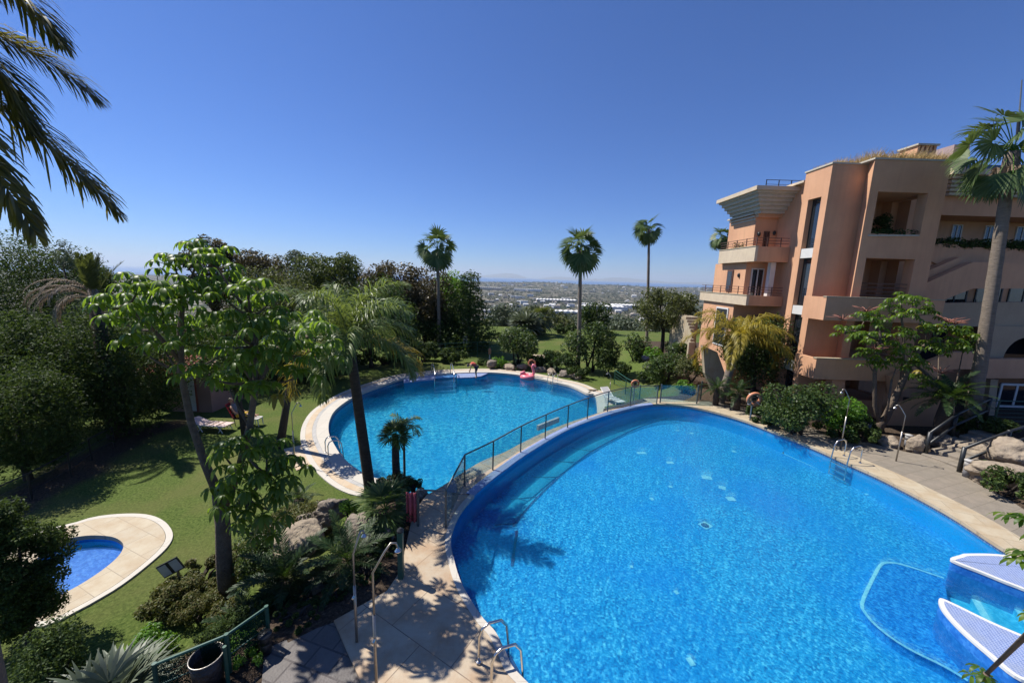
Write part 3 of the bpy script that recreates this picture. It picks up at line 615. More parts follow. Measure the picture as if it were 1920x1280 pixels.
def shrub(name, label, px, d, ytop, wpx, lm, ybot=None, k=18, leaf=None, n=None, group=None, cat='shrub', aspect=.6, cr=.42, depth=1.0, shape='round', seed=None, base=None, zs=.85, up=.5):
    rng = np.random.default_rng(seed if seed is not None else int(px*5+d*17+ytop))
    top = D(px, ytop, d); x = top[0]; w = wpx/F_*d; z0 = base if base is not None else tzs(x, d); rx = w/2; rz = max(.12, (top[2]-z0)/2+.05)
    c = np.array([x, d, z0+rz-.05]); s = leaf or max(.05, .0058*d)
    C, r = blob_clumps(rng, c, rx*.9, rx*depth*.9, rz*.88, k, cr, low=-.7, shape=shape)
    if n is None: n = int(min(8000, max(500, 1.8*4*PI*((rx*rx+rx*rz*2)/3)*depth/(s*s*aspect))))
    V, Q = clump_leaves(rng, C, r, n, s, aspect, up, .55, zs)
    V[:, 2] = np.maximum(V[:, 2], z0-.05)
    t = thing(name, label, cat, (x, d, z0), group); mesh_obj('foliage', V, Q, M[lm], t)
    mb = MB(); rr = max(.025, .03*rx)
    for j in range(5):
        q = C[rng.integers(len(C))]; mb.tube([(x+.15*rx*math.cos(j*1.3), d+.15*rx*math.sin(j*1.3), z0-.1), ((x+q[0])/2, (d+q[1])/2, (z0+q[2])/2+.05), tuple(q)], [rr*1.3, rr, rr*.4], 6)
    mb.build('stem', M['darkbark'], t, True); return t
def cat_np(parts):
    Vs, Qs, b = [], [], 0
    for V, Q in parts: Vs.append(V); Qs.append(Q+b); b += len(V)
    return np.concatenate(Vs), np.concatenate(Qs)
Zv = np.array([0, 0, 1.0])
def frond(rng, base, az, e0, Ln, droop, nl, ll, lw, fall=.5, plume=.25, ang0=.9, start=.12, rach=.018, flat=0.0, twist=0.0):
    """feather leaf: curved midrib with two rows of leaflets"""
    m = 22; t = np.linspace(0, 1, m); el = e0-droop*t**1.25
    h = np.array([math.cos(az), math.sin(az), 0]); d = np.cos(el)[:, None]*h+np.sin(el)[:, None]*Zv
    sd0 = np.array([-h[1], h[0], 0]); d = nrm(d+sd0*(twist*t**1.5)[:, None])
    P = np.array(base)+np.concatenate([[np.zeros(3)], np.cumsum((d[1:]+d[:-1])/2*Ln/(m-1), 0)])
    tl = np.repeat(np.linspace(start, .995, nl), 2); sg = np.tile([1., -1.], nl); k = len(tl); tl = np.clip(tl+rng.normal(0, .004, k), 0, .999)
    f = tl*(m-1); i = np.minimum(f.astype(int), m-2); w = (f-i)[:, None]; p = P[i]*(1-w)+P[i+1]*w; T = nrm(d[i]*(1-w)+d[i+1]*w)
    S = nrm(np.cross(T, np.broadcast_to(Zv, T.shape))); S = np.where(np.linalg.norm(S, axis=1, keepdims=True) < .1, sd0, S); Uu = np.cross(S, T)
    a = ang0*(1-.55*tl)[:, None]; pl = (rng.normal(0, plume, k)+.18-flat)[:, None]
    dr = nrm(S*sg[:, None]*np.sin(a)+T*np.cos(a)+Uu*pl+rng.normal(0, .05, (k, 3)))
    ln = ll*(np.sin(PI*np.clip(tl*.82+.16, 0, 1))**.55*(.85+.3*rng.random(k)))[:, None]
    W = nrm(np.cross(dr, Uu)+rng.normal(0, .15, (k, 3)))*lw*.5
    mid = p+dr*ln*.5; d2 = nrm(dr-Zv*fall); tip = mid+d2*ln*.32; d3 = nrm(d2-Zv*fall*.8); end = tip+d3*ln*.22
    V = np.stack([p-W*.5, p+W*.5, mid+W, mid-W, tip+W*.75, tip-W*.75, end+W*.1, end-W*.1], 1).reshape(-1, 3)
    b = (np.arange(k)*8)[:, None]
    Q = np.concatenate([b+np.array([0, 1, 2, 3]), b+np.array([3, 2, 4, 5]), b+np.array([5, 4, 6, 7])])
    r = rach*(1-.85*t)[:, None]; Sx = nrm(np.cross(d, Zv)+1e-6); Ux = np.cross(Sx, d)
    RV = np.stack([P+Sx*r, P+Ux*r, P-Sx*r, P-Ux*r], 1).reshape(-1, 3)
    RQ = np.array([[j*4+q, j*4+(q+1) % 4, j*4+4+(q+1) % 4, j*4+4+q] for j in range(m-1) for q in range(4)])
    return (V, Q), (RV, RQ)
def fanleaf(rng, base, az, e0, Lp, Rb, ns=16, droop=.5, tipdroop=.7, spread=1.95, lw=1.0, fold=.25, roll=0.0):
    """fan leaf: stalk and pleated blade with hanging tips"""
    h = np.array([math.cos(az), math.sin(az), 0]); m = 6; t = np.linspace(0, 1, m); el = e0-droop*t**1.4
    d = np.cos(el)[:, None]*h+np.sin(el)[:, None]*Zv; P = np.array(base)+np.concatenate([[np.zeros(3)], np.cumsum((d[1:]+d[:-1])/2*Lp/(m-1), 0)])
    hub = P[-1]; T = d[-1]; S = np.array([-h[1], h[0], 0]); Nn = nrm(np.cross(S, T)); 
    if Nn[2] < 0: Nn = -Nn
    if roll: ro_ = rng.normal(0, roll); S, Nn = S*math.cos(ro_)+Nn*math.sin(ro_), Nn*math.cos(ro_)-S*math.sin(ro_)
    T0 = T; T = nrm(T*math.cos(.45)-Nn*math.sin(.45)) if roll else T; Nn = nrm(np.cross(S, T)*np.sign(np.dot(np.cross(S, T0), Nn)+1e-9)) if roll else Nn
    ph = np.linspace(-spread, spread, ns)+rng.normal(0, .03, ns); tl = -.35
    dr = np.cos(ph)[:, None]*(T)+np.sin(ph)[:, None]*S+Nn*(fold*np.abs(np.sin(ph)))[:, None]; dr = nrm(dr)
    R_ = Rb*(.72+.28*np.cos(ph*.62))*(.92+.16*rng.random(ns)); wv = nrm(np.cross(dr, Nn)); hw = (Rb*.55*spread/ns*1.08*lw)
    z = (np.arange(ns) % 2*2-1)[:, None]*.0
    a = hub+dr*(R_*.08)[:, None]; b_ = hub+dr*(R_*.58)[:, None]-Zv*(.05*R_)[:, None]; d2 = nrm(dr-Zv*tipdroop*(.5+.8*rng.random(ns))[:, None]); c_ = b_+d2*(R_*.26)[:, None]
    d3 = nrm(d2-Zv*tipdroop); e_ = c_+d3*(R_*.24)[:, None]
    V = np.stack([a-wv*hw*.2, a+wv*hw*.2, b_+wv*hw, b_-wv*hw, c_+wv*hw*.5, c_-wv*hw*.5, e_+wv*hw*.08, e_-wv*hw*.08], 1).reshape(-1, 3)
    b = (np.arange(ns)*8)[:, None]; Q = np.concatenate([b+np.array([0, 1, 2, 3]), b+np.array([3, 2, 4, 5]), b+np.array([5, 4, 6, 7])])
    r = .016*Rb/.9; Sx = np.broadcast_to(S, d.shape); Ux = np.cross(Sx, d)
    RV = np.stack([P+Sx*r, P+Ux*r, P-Sx*r, P-Ux*r], 1).reshape(-1, 3); RQ = np.array([[j*4+q, j*4+(q+1) % 4, j*4+4+(q+1) % 4, j*4+4+q] for j in range(m-1) for q in range(4)])
    return (V, Q), (RV, RQ)
def fanpalm(label, px, d, ytop, ycrown, wpx, nleaf=34, group=None, px_base=None, tr=.16, base=None, seed=1, ns=18, R=None, low=-1.15, name='fan_palm', skirt=True):
    rng = np.random.default_rng(seed); hub = D(px, ycrown, d); x0 = D(px_base or px, 640, d)[0]; z0 = base if base is not None else tzs(x0, d)
    w = wpx/F_*d; R = R or w*.32; Lp = w*.5-R*.60
    t = thing(name, label, 'palm', (x0, d, z0), group); parts = []; st = []
    for j in range(nleaf):
        u = (j+.5)/nleaf; e = 1.4-(1.4-low)*u+rng.normal(0, .12); az = j*2.399+rng.normal(0, .15)
        l, s = fanleaf(rng, hub, az, e, Lp*(.85+.3*rng.random()), R*(.85+.3*rng.random()), ns, .08+(.25+.25*rng.random())*max(.15, math.cos(e)), .15+.5*rng.random()*max(.3, math.cos(e)), 1.9, 1.2, .25, .75); parts.append(l); st.append(s)
    duo('crown', [cat_np(parts), cat_np(st)], [M['l_fan'], M['l_lime']], t)
    if skirt:
        parts = [fanleaf(rng, hub-[0, 0, .15], j*2.399, -1.0-.3*rng.random(), Lp*.5, R*.6, 9, .3, 1.0)[0] for j in range(9)]; mesh_obj('dead_skirt', *cat_np(parts), M['l_dry'], t)
    mb = MB(); n = 26; P = [(x0+(hub[0]-x0)*(k/n)**1.15, d, z0-.2+(hub[2]-.05-z0+.2)*k/n) for k in range(n+1)]
    rr = [tr*(1.18 if k == 0 else 1.0-.30*k/n+(.04 if k % 2 else 0)) for k in range(n+1)]; rr[-1] *= 1.25; rr[-2] *= 1.35
    mb.tube(P, rr, 12); mb.build('trunk', M['palmbark'], t, True); return t
def featherpalm(label, px, d, ycrown, px_base, nfr, Ln, droop, ll, lw, lm, ybase=None, base=None, tr=.17, elev=(1.35, -.35), seed=2, nl=60, fall=.55, plume=.3, bark='palmdark', name='feather_palm', group=None, azs=None, flat=0.0, tops=0, hangers=0, sheath=None):
    rng = np.random.default_rng(seed); hub = D(px, ycrown, d); x0 = D(px_base, ycrown+60, d)[0]; z0 = base if base is not None else tzs(x0, d)
    t = thing(name, label, 'palm', (x0, d, z0), group); A, B, Hg = [], [], []
    for j in range(nfr):
        u = (j+.5)/nfr; e = elev[0]+(elev[1]-elev[0])*u; az = (j*2.399+rng.normal(0, .2)) if azs is None else azs[j]
        f = frond(rng, hub, az, e, Ln*(.85+.25*rng.random()), droop*(.8+.4*rng.random()), nl, ll, lw, fall, plume, flat=flat, rach=.02*Ln/2.5); (A if j < nfr-hangers else Hg).append(f[0]); B.append(f[1])
    duo('crown', [cat_np(A), cat_np(B)], [M[lm], M['l_olive']], t)
    for h_ in Hg: mesh_obj('old_frond', *h_, M['l_yellow'], t)
    n = 16; P = [(x0+(hub[0]-x0)*(k/n), d, z0-.3+(hub[2]-z0+.3)*k/n) for k in range(n+1)]
    rr = [tr*(1.2 if k == 0 else 1.0-.25*k/n) for k in range(n+1)]
    MB().tube(P, rr, 12).build('trunk', M[bark], t, True)
    if sheath: MB().tube([hub-np.array([0, 0, .9]), hub-np.array([0, 0, .3]), hub+np.array([0, 0, .35])], [tr*.85, tr*.8, tr*.3], 10).build('crownshaft', M['l_lime'], t, True)
    return t
def leaflet_strip(base, dirs, outs, L, Wd, droop, rng):
    """drooping oblong leaflets with a fold: base (k,3), dirs (k,3)"""
    k = len(base); ts = np.array([0, .22, .5, .78, 1.0]); wd = np.array([.12, .8, 1.0, .72, .05]); P = [base]; d = dirs
    for j in range(4):
        d = nrm(d-Zv*(droop*(.8+.5*rng.random(k)))[:, None]*(.6+.35*j)); P.append(P[-1]+d*(L*(ts[j+1]-ts[j]))[:, None])
    side = nrm(np.cross(dirs, Zv)); V = []
    for j in range(5):
        s = side*(Wd*wd[j]*.5)[:, None]; V += [P[j]-s+Zv*(Wd*wd[j]*.10)[:, None], P[j], P[j]+s+Zv*(Wd*wd[j]*.10)[:, None]]
    V = np.stack(V, 1).reshape(-1, 3); b = (np.arange(k)*15)[:, None]; Q = []
    for j in range(4):
        Q += [b+np.array([3*j, 3*j+1, 3*j+4, 3*j+3]), b+np.array([3*j+1, 3*j+2, 3*j+5, 3*j+4])]
    return V, np.concatenate(Q)
def rosette(rng, tip, n, Lp, L, k=8, droop=.45, wide=.29, emin=-.15, axis=None):
    """umbrella tree tip: n stalks, each ending in a whorl of k hanging leaflets"""
    V, Q, st = [], [], MB()
    ax = np.array(axis if axis is not None else (0, 0, 1.0))
    for j in range(n):
        az = j*2.399+rng.normal(0, .25); e = emin+(1.35-emin)*((j+.5)/n)**.8+rng.normal(0, .1)
        h = nrm(np.array([math.cos(az)*math.cos(e), math.sin(az)*math.cos(e), math.sin(e)])+ax*.25); lp = Lp*(.65+.6*rng.random())
        mid = tip+h*lp*.55+Zv*.04*lp; end = tip+h*lp-Zv*.03*lp; st.tube([tip, mid, end], [.010, .008, .006], 4, False)
        a = np.linspace(0, 2*PI, k, endpoint=False)+rng.random()*6; up = nrm(h*.35+Zv*.9); s1 = nrm(np.cross(up, [1, .2, 0])); s2 = np.cross(up, s1)
        dirs = nrm(np.cos(a)[:, None]*s1+np.sin(a)[:, None]*s2+up*.25+rng.normal(0, .06, (k, 3))); Lk = L*(.75+.4*rng.random(k)); v, q = leaflet_strip(np.repeat(end[None], k, 0)+dirs*.02, dirs, None, Lk, Lk*wide, droop, rng)
        V.append(v); Q.append(q)
    return list(zip(V, Q)), st
# ---- umbrella trees
def umbrella_tree(label, stems, tips, bark, lm='l_scheff', group=None, seed=4, Lp=.42, L=.26, nst=11, k=8, flowers=(), base=None, droop=.45, yellow=3):
    """stems: list of (points, radii); tips: (x,y,z)"""
    rng = np.random.default_rng(seed); b = stems[0][0][0]; t = thing('umbrella_tree', label, 'tree', (b[0], b[1], b[2]), group)
    mb = MB(); [mb.tube(P, r, 9) for P, r in stems]
    allp = [np.array(p) for P, r in stems for p in P[1:]]; parts = []; ye = []; stk = MB(); tw = MB()
    for tp in tips:
        tp = np.array(tp); near_ = min(allp, key=lambda q: np.linalg.norm(q-tp)+.8*max(0, q[2]-tp[2])); mid = (near_+tp)/2+np.array([0, 0, -.06]); tw.tube([near_, mid, tp], [.034, .026, .018], 6)
        ps, s = rosette(rng, tp, nst, Lp, L, k, droop, axis=nrm(tp-near_)); parts += ps; stk.add(s.V, s.F)
    for _ in range(yellow): ye.append(parts.pop(rng.integers(len(parts))))
    duo('crown', [cat_np(parts), (np.array(stk.V), np.array(stk.F))], [M[lm], M['l_lime']], t)
    for y_ in ye: mesh_obj('yellow_leaf', *y_, M['l_yellow'], t)
    mb.add(tw.V, tw.F); mb.build('trunk', M[bark], t, True)
    for f in flowers:
        fb = MB()
        for j in range(13):
            az = j*2.399; e = .15+.5*rng.random(); l = .55*(.7+.5*rng.random()); q = np.array(f)+np.array([math.cos(az)*math.cos(e), math.sin(az)*math.cos(e), math.sin(e)])*l
            fb.tube([f, (np.array(f)+q)/2+[0, 0, .05], q], [.014, .017, .012], 5)
        fb.build('flower_spike', M['l_red'], t, True)
    return t
rng = np.random.default_rng(11)
# big one left of centre: base, fork, two long stems
gb = ground(430, 1135); dd = gb[1]; q = lambda px, py, dy=0: tuple(D(px, py, dd+dy))
A0 = (gb[0], gb[1], gb[2]-.25)
stA = ([A0, q(420, 1050), q(418, 985), q(412, 925)], [.21, .165, .15, .15])
stB = ([q(412, 930), q(385, 870, .2), q(358, 790, .4), q(340, 700, .5), q(338, 620, .5), q(345, 540, .4)], [.11, .085, .075, .07, .06, .04])
stC = ([q(420, 950), q(448, 880, -.1), q(468, 800, -.1), q(480, 720, 0), q(478, 650, .1), q(470, 590, .1)], [.10, .08, .07, .06, .055, .04])
stD = ([q(480, 720), q(520, 660, .3), q(560, 620, .5)], [.05, .04, .03]); stE = ([q(340, 680, .5), q(290, 620, .2), q(235, 570, 0)], [.05, .04, .03])
stF = ([q(425, 960), q(465, 935, -.4), q(500, 890, -.5)], [.05, .04, .03])
tips = []
for (px, py, dy) in [(330, 500, .3), (372, 480, .2), (405, 490, -.3), (300, 540, .1), (255, 545, -.2), (205, 570, 0), (235, 600, .5), (285, 600, -.4), (340, 575, -.3), (372, 540, .8), (310, 650, .2), (360, 640, -.5), (395, 600, .6), (430, 560, .2), (465, 545, -.2), (500, 565, .3), (440, 610, -.5), (485, 620, -.4), (530, 610, .3), (575, 610, .6), (545, 655, -.2), (595, 660, .5), (410, 660, .4), (455, 680, -.4), (505, 680, .1), (380, 700, -.2), (430, 720, .5), (490, 730, -.3), (560, 700, .3), (250, 640, .6), (330, 545, -.8), (270, 570, 1.0), (420, 530, 1.0), (520, 640, 1.0), (345, 610, 1.2), (590, 625, -.3), (470, 570, .9), (240, 575, .9)]:
    tips.append(q(px, py+8, dy+rng.normal(0, .25)))
for (px, py, dy) in [(455, 845, -.5), (500, 860, -.4), (520, 905, -.5), (480, 910, -.8), (440, 900, -.5), (505, 955, -.6), (460, 965, -.7), (425, 860, -.2), (535, 880, -.2), (410, 945, -.5), (480, 1000, -.3)]: tips.append(q(px, py, dy))
umbrella_tree('tall umbrella tree with forked trunk and glossy hanging leaves beside the lawn', [stA, stB, stC, stD, stE, stF], tips, 'bark', seed=21, Lp=.42, L=.29, nst=7, yellow=3, droop=.6)
# the one with red flower spikes before the apartment house
gb = ground(1650, 815); d2 = gb[1]+.3; q = lambda px, py, dy=0: tuple(D(px, py, d2+dy))
B0 = (gb[0], d2, gb[2]-.2)
sA = ([B0, q(1662, 780), q(1690, 720), q(1712, 670), q(1740, 640)], [.20, .16, .13, .10, .05]); sB = ([q(1655, 812), q(1640, 760, .1), q(1640, 700, .1), q(1650, 640), q(1650, 610)], [.10, .09, .08, .06, .04])
sC = ([q(1655, 805), q(1665, 760, -.3), q(1672, 712, -.3)], [.06, .05, .04]); sD = ([q(1712, 680), q(1760, 720, -.3), q(1790, 735, -.4)], [.07, .05, .03]); sE = ([q(1650, 640), q(1610, 620), q(1585, 622)], [.05, .04, .03]); sF = ([q(1690, 720), q(1695, 640, .2), q(1690, 590, .2)], [.08, .05, .04])
tp = [q(px, py, dy) for (px, py, dy) in [(1690, 568, 0), (1715, 572, .4), (1668, 585, .3), (1700, 595, -.3), (1735, 590, .2), (1620, 602, 0), (1645, 612, -.2), (1585, 625, .1), (1610, 635, -.3), (1640, 640, .4), (1735, 625, 0), (1765, 622, .3), (1800, 630, 0), (1780, 650, -.3), (1745, 650, -.3), (1815, 640, .2), (1690, 632, -.3), (1665, 655, -.4), (1700, 665, -.5), (1680, 690, -.4), (1720, 685, -.4), (1640, 690, 0), (1625, 672, .2), (1725, 715, 0), (1755, 725, -.2), (1790, 738, -.4), (1770, 745, .2), (1805, 660, .4), (1760, 665, .5)]]
umbrella_tree('umbrella tree topped with red flower spikes in front of the terracotta building', [sA, sB, sC, sD, sE, sF], tp, 'bark', lm='l_scheff', seed=8, Lp=.5, L=.30, nst=9, k=8, droop=.55, flowers=[q(1625, 585), q(1570+10, 600), q(1640, 655, -.4), q(1778, 605), q(1765, 700, -.3), q(1790, 608, .2)], yellow=4)
# out-of-frame shrub whose tips reach in at the lower right corner
c0 = (5.6, 1.9, -.1)
q = lambda px, py, d: tuple(D(px, py, d))
sts = [([c0, (5.3, 2.3, 2.0), q(1990, 1030, 3.6)], [.07, .05, .03]), ([(5.4, 2.2, 1.5), q(1935, 1180, 3.9), q(1850, 1262, 4.4)], [.05, .035, .02]), ([(5.3, 2.3, 2.0), q(2060, 1150, 3.2)], [.05, .03])]
umbrella_tree('near umbrella shrub reaching in from the edge above the mosaic step walls', sts, [q(1925, 985, 3.7), q(1930, 1062, 3.6), q(1985, 1020, 3.5), q(1845, 1275, 4.4), q(1960, 1165, 3.8), q(2040, 1110, 3.3)], 'bark', seed=31, Lp=.13, L=.15, nst=6, k=7, yellow=0)

# ---- palms
featherpalm('queen palm with shaggy arching fronds and dark trunk beside the second pool', 655, 12.2, 640, 690, 18, 3.0, 1.75, .70, .034, 'l_queen', tr=.19, base=-.9, elev=(1.55, .0), seed=5, nl=100, fall=.7, plume=.45, hangers=2, name='queen_palm')
featherpalm('yellow green queen palm in front of the bushy tree by the balconies', 1385, 21.5, 640, 1355, 15, 3.3, 1.9, .75, .045, 'l_yellow', tr=.24, base=.0, elev=(1.45, .1), seed=9, nl=70, fall=.9, plume=.35, bark='palmbark', name='queen_palm', sheath=True)
def date_palm():
    hub = D(-330, -10, 3.4); rng = np.random.default_rng(77); t = thing('date_palm', 'date palm whose long dark fronds hang into the sky from outside the frame', 'palm', (float(hub[0])-.2, 3.3, ZL)); tt = np.linspace(0, 1, 22)
    def pj(P): d = P-O_; z = d@_fw; return np.stack([960+F_*(d@_R)/z, 640-F_*(d@_U)/z], -1), z
    for (tx, ty, ey) in [(122, 100, -45), (180, 182, 66), (222, 388, 216), (72, 442, 362), (40, 250, 150), (-80, 480, 700), (60, -60, -260)]:
        best = None
        for _ in range(5000):
            az, L_, e, dr = rng.uniform(-1.5, .6), rng.uniform(1.6, 3.6), rng.uniform(-.9, 1.0), rng.uniform(.3, 1.5)
            el = e-dr*tt**1.25; c, s = np.cos(el), np.sin(el); cx = np.concatenate([[0], np.cumsum((c[1:]+c[:-1])/2)])*L_/21; cz = np.concatenate([[0], np.cumsum((s[1:]+s[:-1])/2)])*L_/21
            q, z = pj(hub+np.stack([np.cos(az)*cx, np.sin(az)*cx, cz], 1))
            if z.min() < 1.6 or z.max() > 4.6: continue
            er = math.hypot(q[-1, 0]-tx, q[-1, 1]-ty)
            if q[-1, 0] > 0: er += abs(np.interp(0, q[:, 0], q[:, 1])-ey)*.8
            if best is None or er < best[0]: best = (er, az, L_, e, dr)
        _, az, L_, e, dr = best
        f = frond(rng, hub, az, e, L_, dr, 150, .47, .0175, .45, .22, ang0=.62, start=.2, rach=.015, flat=.12)
        o = mesh_obj('frond', *f[0], M['l_date'], t); mesh_obj('midrib', *f[1], M['l_yellow'], o)
    hx = float(hub[0]); MB().tube([(hx-.2, 3.3, ZL-.2), (hx-.1, 3.35, 3), (hx, 3.4, float(hub[2])+.05)], [.3, .24, .24], 12).build('trunk', M['palmbark'], t, True)
date_palm()
fanpalm('tall slim fan palm standing among the dark trees left of the far lawn', 820, 39.5, 420, 466, 68, 22, 'three tall fan palms beyond the second pool', 824, .19, seed=3)
fanpalm('fan palm with the fullest crown, rising behind the pool garden shrubs', 1089, 33, 415, 468, 76, 26, 'three tall fan palms beyond the second pool', 1087, .19, seed=6)
fanpalm('smallest fan palm with long thin trunk above the round crowned tree', 1217, 47, 403, 430, 50, 18, 'three tall fan palms beyond the second pool', 1213, .19, seed=14)
fanpalm('short fan palm peeping out beside the upper balcony', 1353, 46, 426, 446, 40, 22, None, 1352, .17, seed=17)
fanpalm('massive fan palm with thick grey trunk in front of the terraces', 1899, 17.2, 190, 282, 160, 26, None, 1858, .255, seed=23, ns=24, R=.98, low=-1.1, base=0.2)
# small fan palms and cycads among the boulders
def small_fan(label, px, py_hub, d, base, R, n, tr, lm='l_fan', seed=1, low=-.5, name='dwarf_fan_palm', Lp=.35, group=None, bark='palmdark'):
    rng = np.random.default_rng(seed); hub = D(px, py_hub, d); t = thing(name, label, 'palm', (hub[0], d, base), group); A, B = [], []
    for j in range(n):
        u = (j+.5)/n; l, s = fanleaf(rng, hub, j*2.399+rng.normal(0, .2), 1.4-(1.4-low)*u, Lp*(.8+.5*rng.random()), R*(.8+.4*rng.random()), 15, .35, .25, 1.6); A.append(l); B.append(s)
    duo('crown', [cat_np(A), cat_np(B)], [M[lm], M['l_lime']], t)
    MB().tube([(hub[0]+.03, d, base-.15), (hub[0], d, (base+hub[2])/2), tuple(hub)], [tr*1.1, tr, tr*.85], 10).build('trunk', M[bark], t, True); return t
def cycad(label, px, py_hub, d, Ln, n, tr=.16, base=None, seed=1, lm='l_cycad', group='cycads in the planting beds', elev=(1.25, -.35), name='cycad'):
    rng = np.random.default_rng(seed); hub = D(px, py_hub, d); z0 = base if base is not None else tzs(hub[0], d); t = thing(name, label, 'cycad', (hub[0], d, z0), group); A, B = [], []
    for j in range(n):
        u = (j+.5)/n; f = frond(rng, hub, j*2.399+rng.normal(0, .15), elev[0]+(elev[1]-elev[0])*u, Ln*(.85+.3*rng.random()), .85, 44, .17*Ln/1.0, .016*Ln, .15, .1, ang0=1.15, start=.15, rach=.012); A.append(f[0]); B.append(f[1])
    duo('crown', [cat_np(A), cat_np(B)], [M[lm], M['l_olive']], t)
    MB().tube([(hub[0], d, z0-.2), (hub[0], d, (z0+hub[2])/2), tuple(hub)], [tr, tr*1.1, tr*.7], 10).build('trunk', M['palmdark'], t, True); return t
small_fan('stubby fan palm with shaggy black trunk at the walkway corner', 741, 815, 12.4, -.55, .42, 20, .13, 'l_fan', 41, -.3, Lp=.22)
featherpalm('slender little palm with thin curved trunk and drooping yellow green crown', 757, 12.9, 800, 758, 12, .8, 1.7, .26, .02, 'l_queen', base=-.8, tr=.05, elev=(1.2, .0), seed=43, nl=30, bark='bark', name='pygmy_palm')
small_fan('dwarf fan palm with grey green fans above the lava rock', 722, 955, 9.6, -.35, .55, 20, .07, 'l_fan', 45, -.35, Lp=.38)
cycad('cycad with dark arching fronds below the pitted grey boulder', 652, 1052, 8.1, 1.15, 26, seed=3, base=-.35)
cycad('broad cycad in deep shade under the tan boulder', 535, 1085, 7.9, 1.2, 26, seed=4, base=-.6)
cycad('cycad spilling over the fence beside the umbrella tree trunk', 470, 1180, 7.0, 1.0, 20, seed=5, base=-.6)
cycad('cycad leaning against the building end of the left deck lawn', 560, 935, 12.2, .75, 16, seed=6, base=-1.15)
cycad('cycad before the terracotta wall beside the black railing', 1778, 745, 16.4, 1.5, 28, tr=.25, seed=7, base=.1)
cycad('small cycad between the leaning palm and the lifebuoy post', 1385, 735, 20.2, 1.1, 22, seed=8)
cycad('cycad at the foot of the yellow green palm', 1345, 728, 21.0, 1.0, 20, seed=9)
cycad('low cycad behind the lifebuoy near the far pool rocks', 1040, 680, 32.5, 1.1, 20, seed=10)
small_fan('silver fan palm at the very bottom beside the waste bin fence', 205, 1335, 5.2, ZL, .68, 24, .12, 'l_silver', 51, .1, Lp=.42)
# dry date palm behind the left trees
def dry_palm():
    d = 17; hub = D(178, 560, d); rng = np.random.default_rng(5); t = thing('date_palm', 'ailing date palm with grey dead fronds hanging and a few green spears', 'palm', (hub[0], d, ZL)); A, B, G_, H_ = [], [], [], []
    for j in range(15):
        f = frond(rng, hub, PI+rng.normal(0, 1.0), .75+.25*rng.normal(), 2.6, 2.3, 40, .30, .02, 1.3, .1, start=.25, rach=.03); A.append(f[0]); B.append(f[1])
    for j in range(11):
        f = frond(rng, hub, rng.random()*6.28, 1.38+.15*rng.normal(), 2.0, .35, 46, .34, .035, .1, .1, start=.2); G_.append(f[0]); H_.append(f[1])
    duo('dead_skirt', [cat_np(A), cat_np(B)], [M['l_dry']]*2, t); duo('crown', [cat_np(G_), cat_np(H_)], [M['l_olive']]*2, t)
    MB().tube([(hub[0], d, ZL-.2), (hub[0], d, hub[2])], [.28, .25], 10).build('trunk', M['palmdark'], t, True)
dry_palm()
# ---- trees behind and left
GB = 'trees along the far edge of the garden'
tree('cedar_tree', 'broad dark cedar with feathery layered boughs at the far left', 50, 26, 418, 225, 'l_dark', k=110, leaf=.17, n=34000, shape='round', cr=.30, crown_frac=.99, aspect=.4, surf=.3)
tree('cedar_tree', 'smaller grey green conifer leaning out beside the broad cedar', 118, 24, 455, 90, 'l_grey', k=46, leaf=.17, n=7000, cr=.34, shape='cone', crown_frac=.95, aspect=.3)
tree('pine_tree', 'light green round pine behind the ailing date palm', 160, 33, 482, 110, 'l_pine', k=24, crown_frac=.9)
tree('bushy_tree', 'spiky topped brownish tree just behind the umbrella tree crown', 392, 38, 434, 105, 'l_brown', group=GB, k=34, cr=.22)
tree('bushy_tree', 'olive brown tree with rounded top next to the spiky topped one', 478, 40, 455, 105, 'l_brown', group=GB, k=30)
tree('bushy_tree', 'grey green tree between the olive brown and pine crowns', 548, 48, 466, 95, 'l_grey', group=GB, k=30, cr=.26)
tree('pine_tree', 'tall pine with bright rounded crown above the queen palm', 622, 46, 458, 130, 'l_pine', group=GB, k=34, cr=.26)
tree('bushy_tree', 'low olive tree in front of the pine, left of the queen palm', 520, 33, 500, 150, 'l_olive', group=GB, k=34, crown_frac=.95)
tree('bushy_tree', 'brown leaved tree with knobbly top right of the queen palm', 735, 42, 484, 120, 'l_brown', group=GB, k=40, cr=.24, crown_frac=.9)
tree('bushy_tree', 'dark brown tree directly behind the left slim fan palm', 795, 42, 494, 110, 'l_brown', group=GB, k=40, cr=.26, crown_frac=.92)
tree('bushy_tree', 'wide shadowy tree filling the gap behind the queen palm fronds', 690, 32, 528, 190, 'l_dark', group=GB, k=40, crown_frac=.97)
tree('pine_tree', 'fresh green umbrella pine right of the left slim fan palm', 848, 46, 508, 90, 'l_lime', group=GB, k=28)
tree('cypress_tree', 'dark pointed cypress beside the notice board', 878, 41, 515, 110, 'l_dark', group=GB, k=44, shape='cone', cr=.5, crown_frac=.98)
tree('bushy_tree', 'dark bush tree at the left bank of the second pool', 600, 27, 560, 130, 'l_dark', group=GB, k=34, crown_frac=.95)
tree('olive_tree', 'pale grey olive tree just past the lawn, left of the blue agave', 950, 66, 566, 75, 'l_grey', k=26, crown_frac=.95)
tree('olive_tree', 'grey olive tree behind the wilted palm on the far lawn', 1025, 72, 568, 110, 'l_olive', k=30, crown_frac=.97)
tree('olive_tree', 'widest grey olive tree below the white sheds', 1070, 80, 586, 120, 'l_grey', k=30, crown_frac=.97)
tree('bushy_tree', 'dark round tree right of the fullest fan palm trunk', 1116, 58, 564, 62, 'l_dark', k=26, crown_frac=.95)
tree('olive_tree', 'pale olive tree at the end of the far lawn', 1165, 76, 588, 95, 'l_grey', k=26, crown_frac=.97)
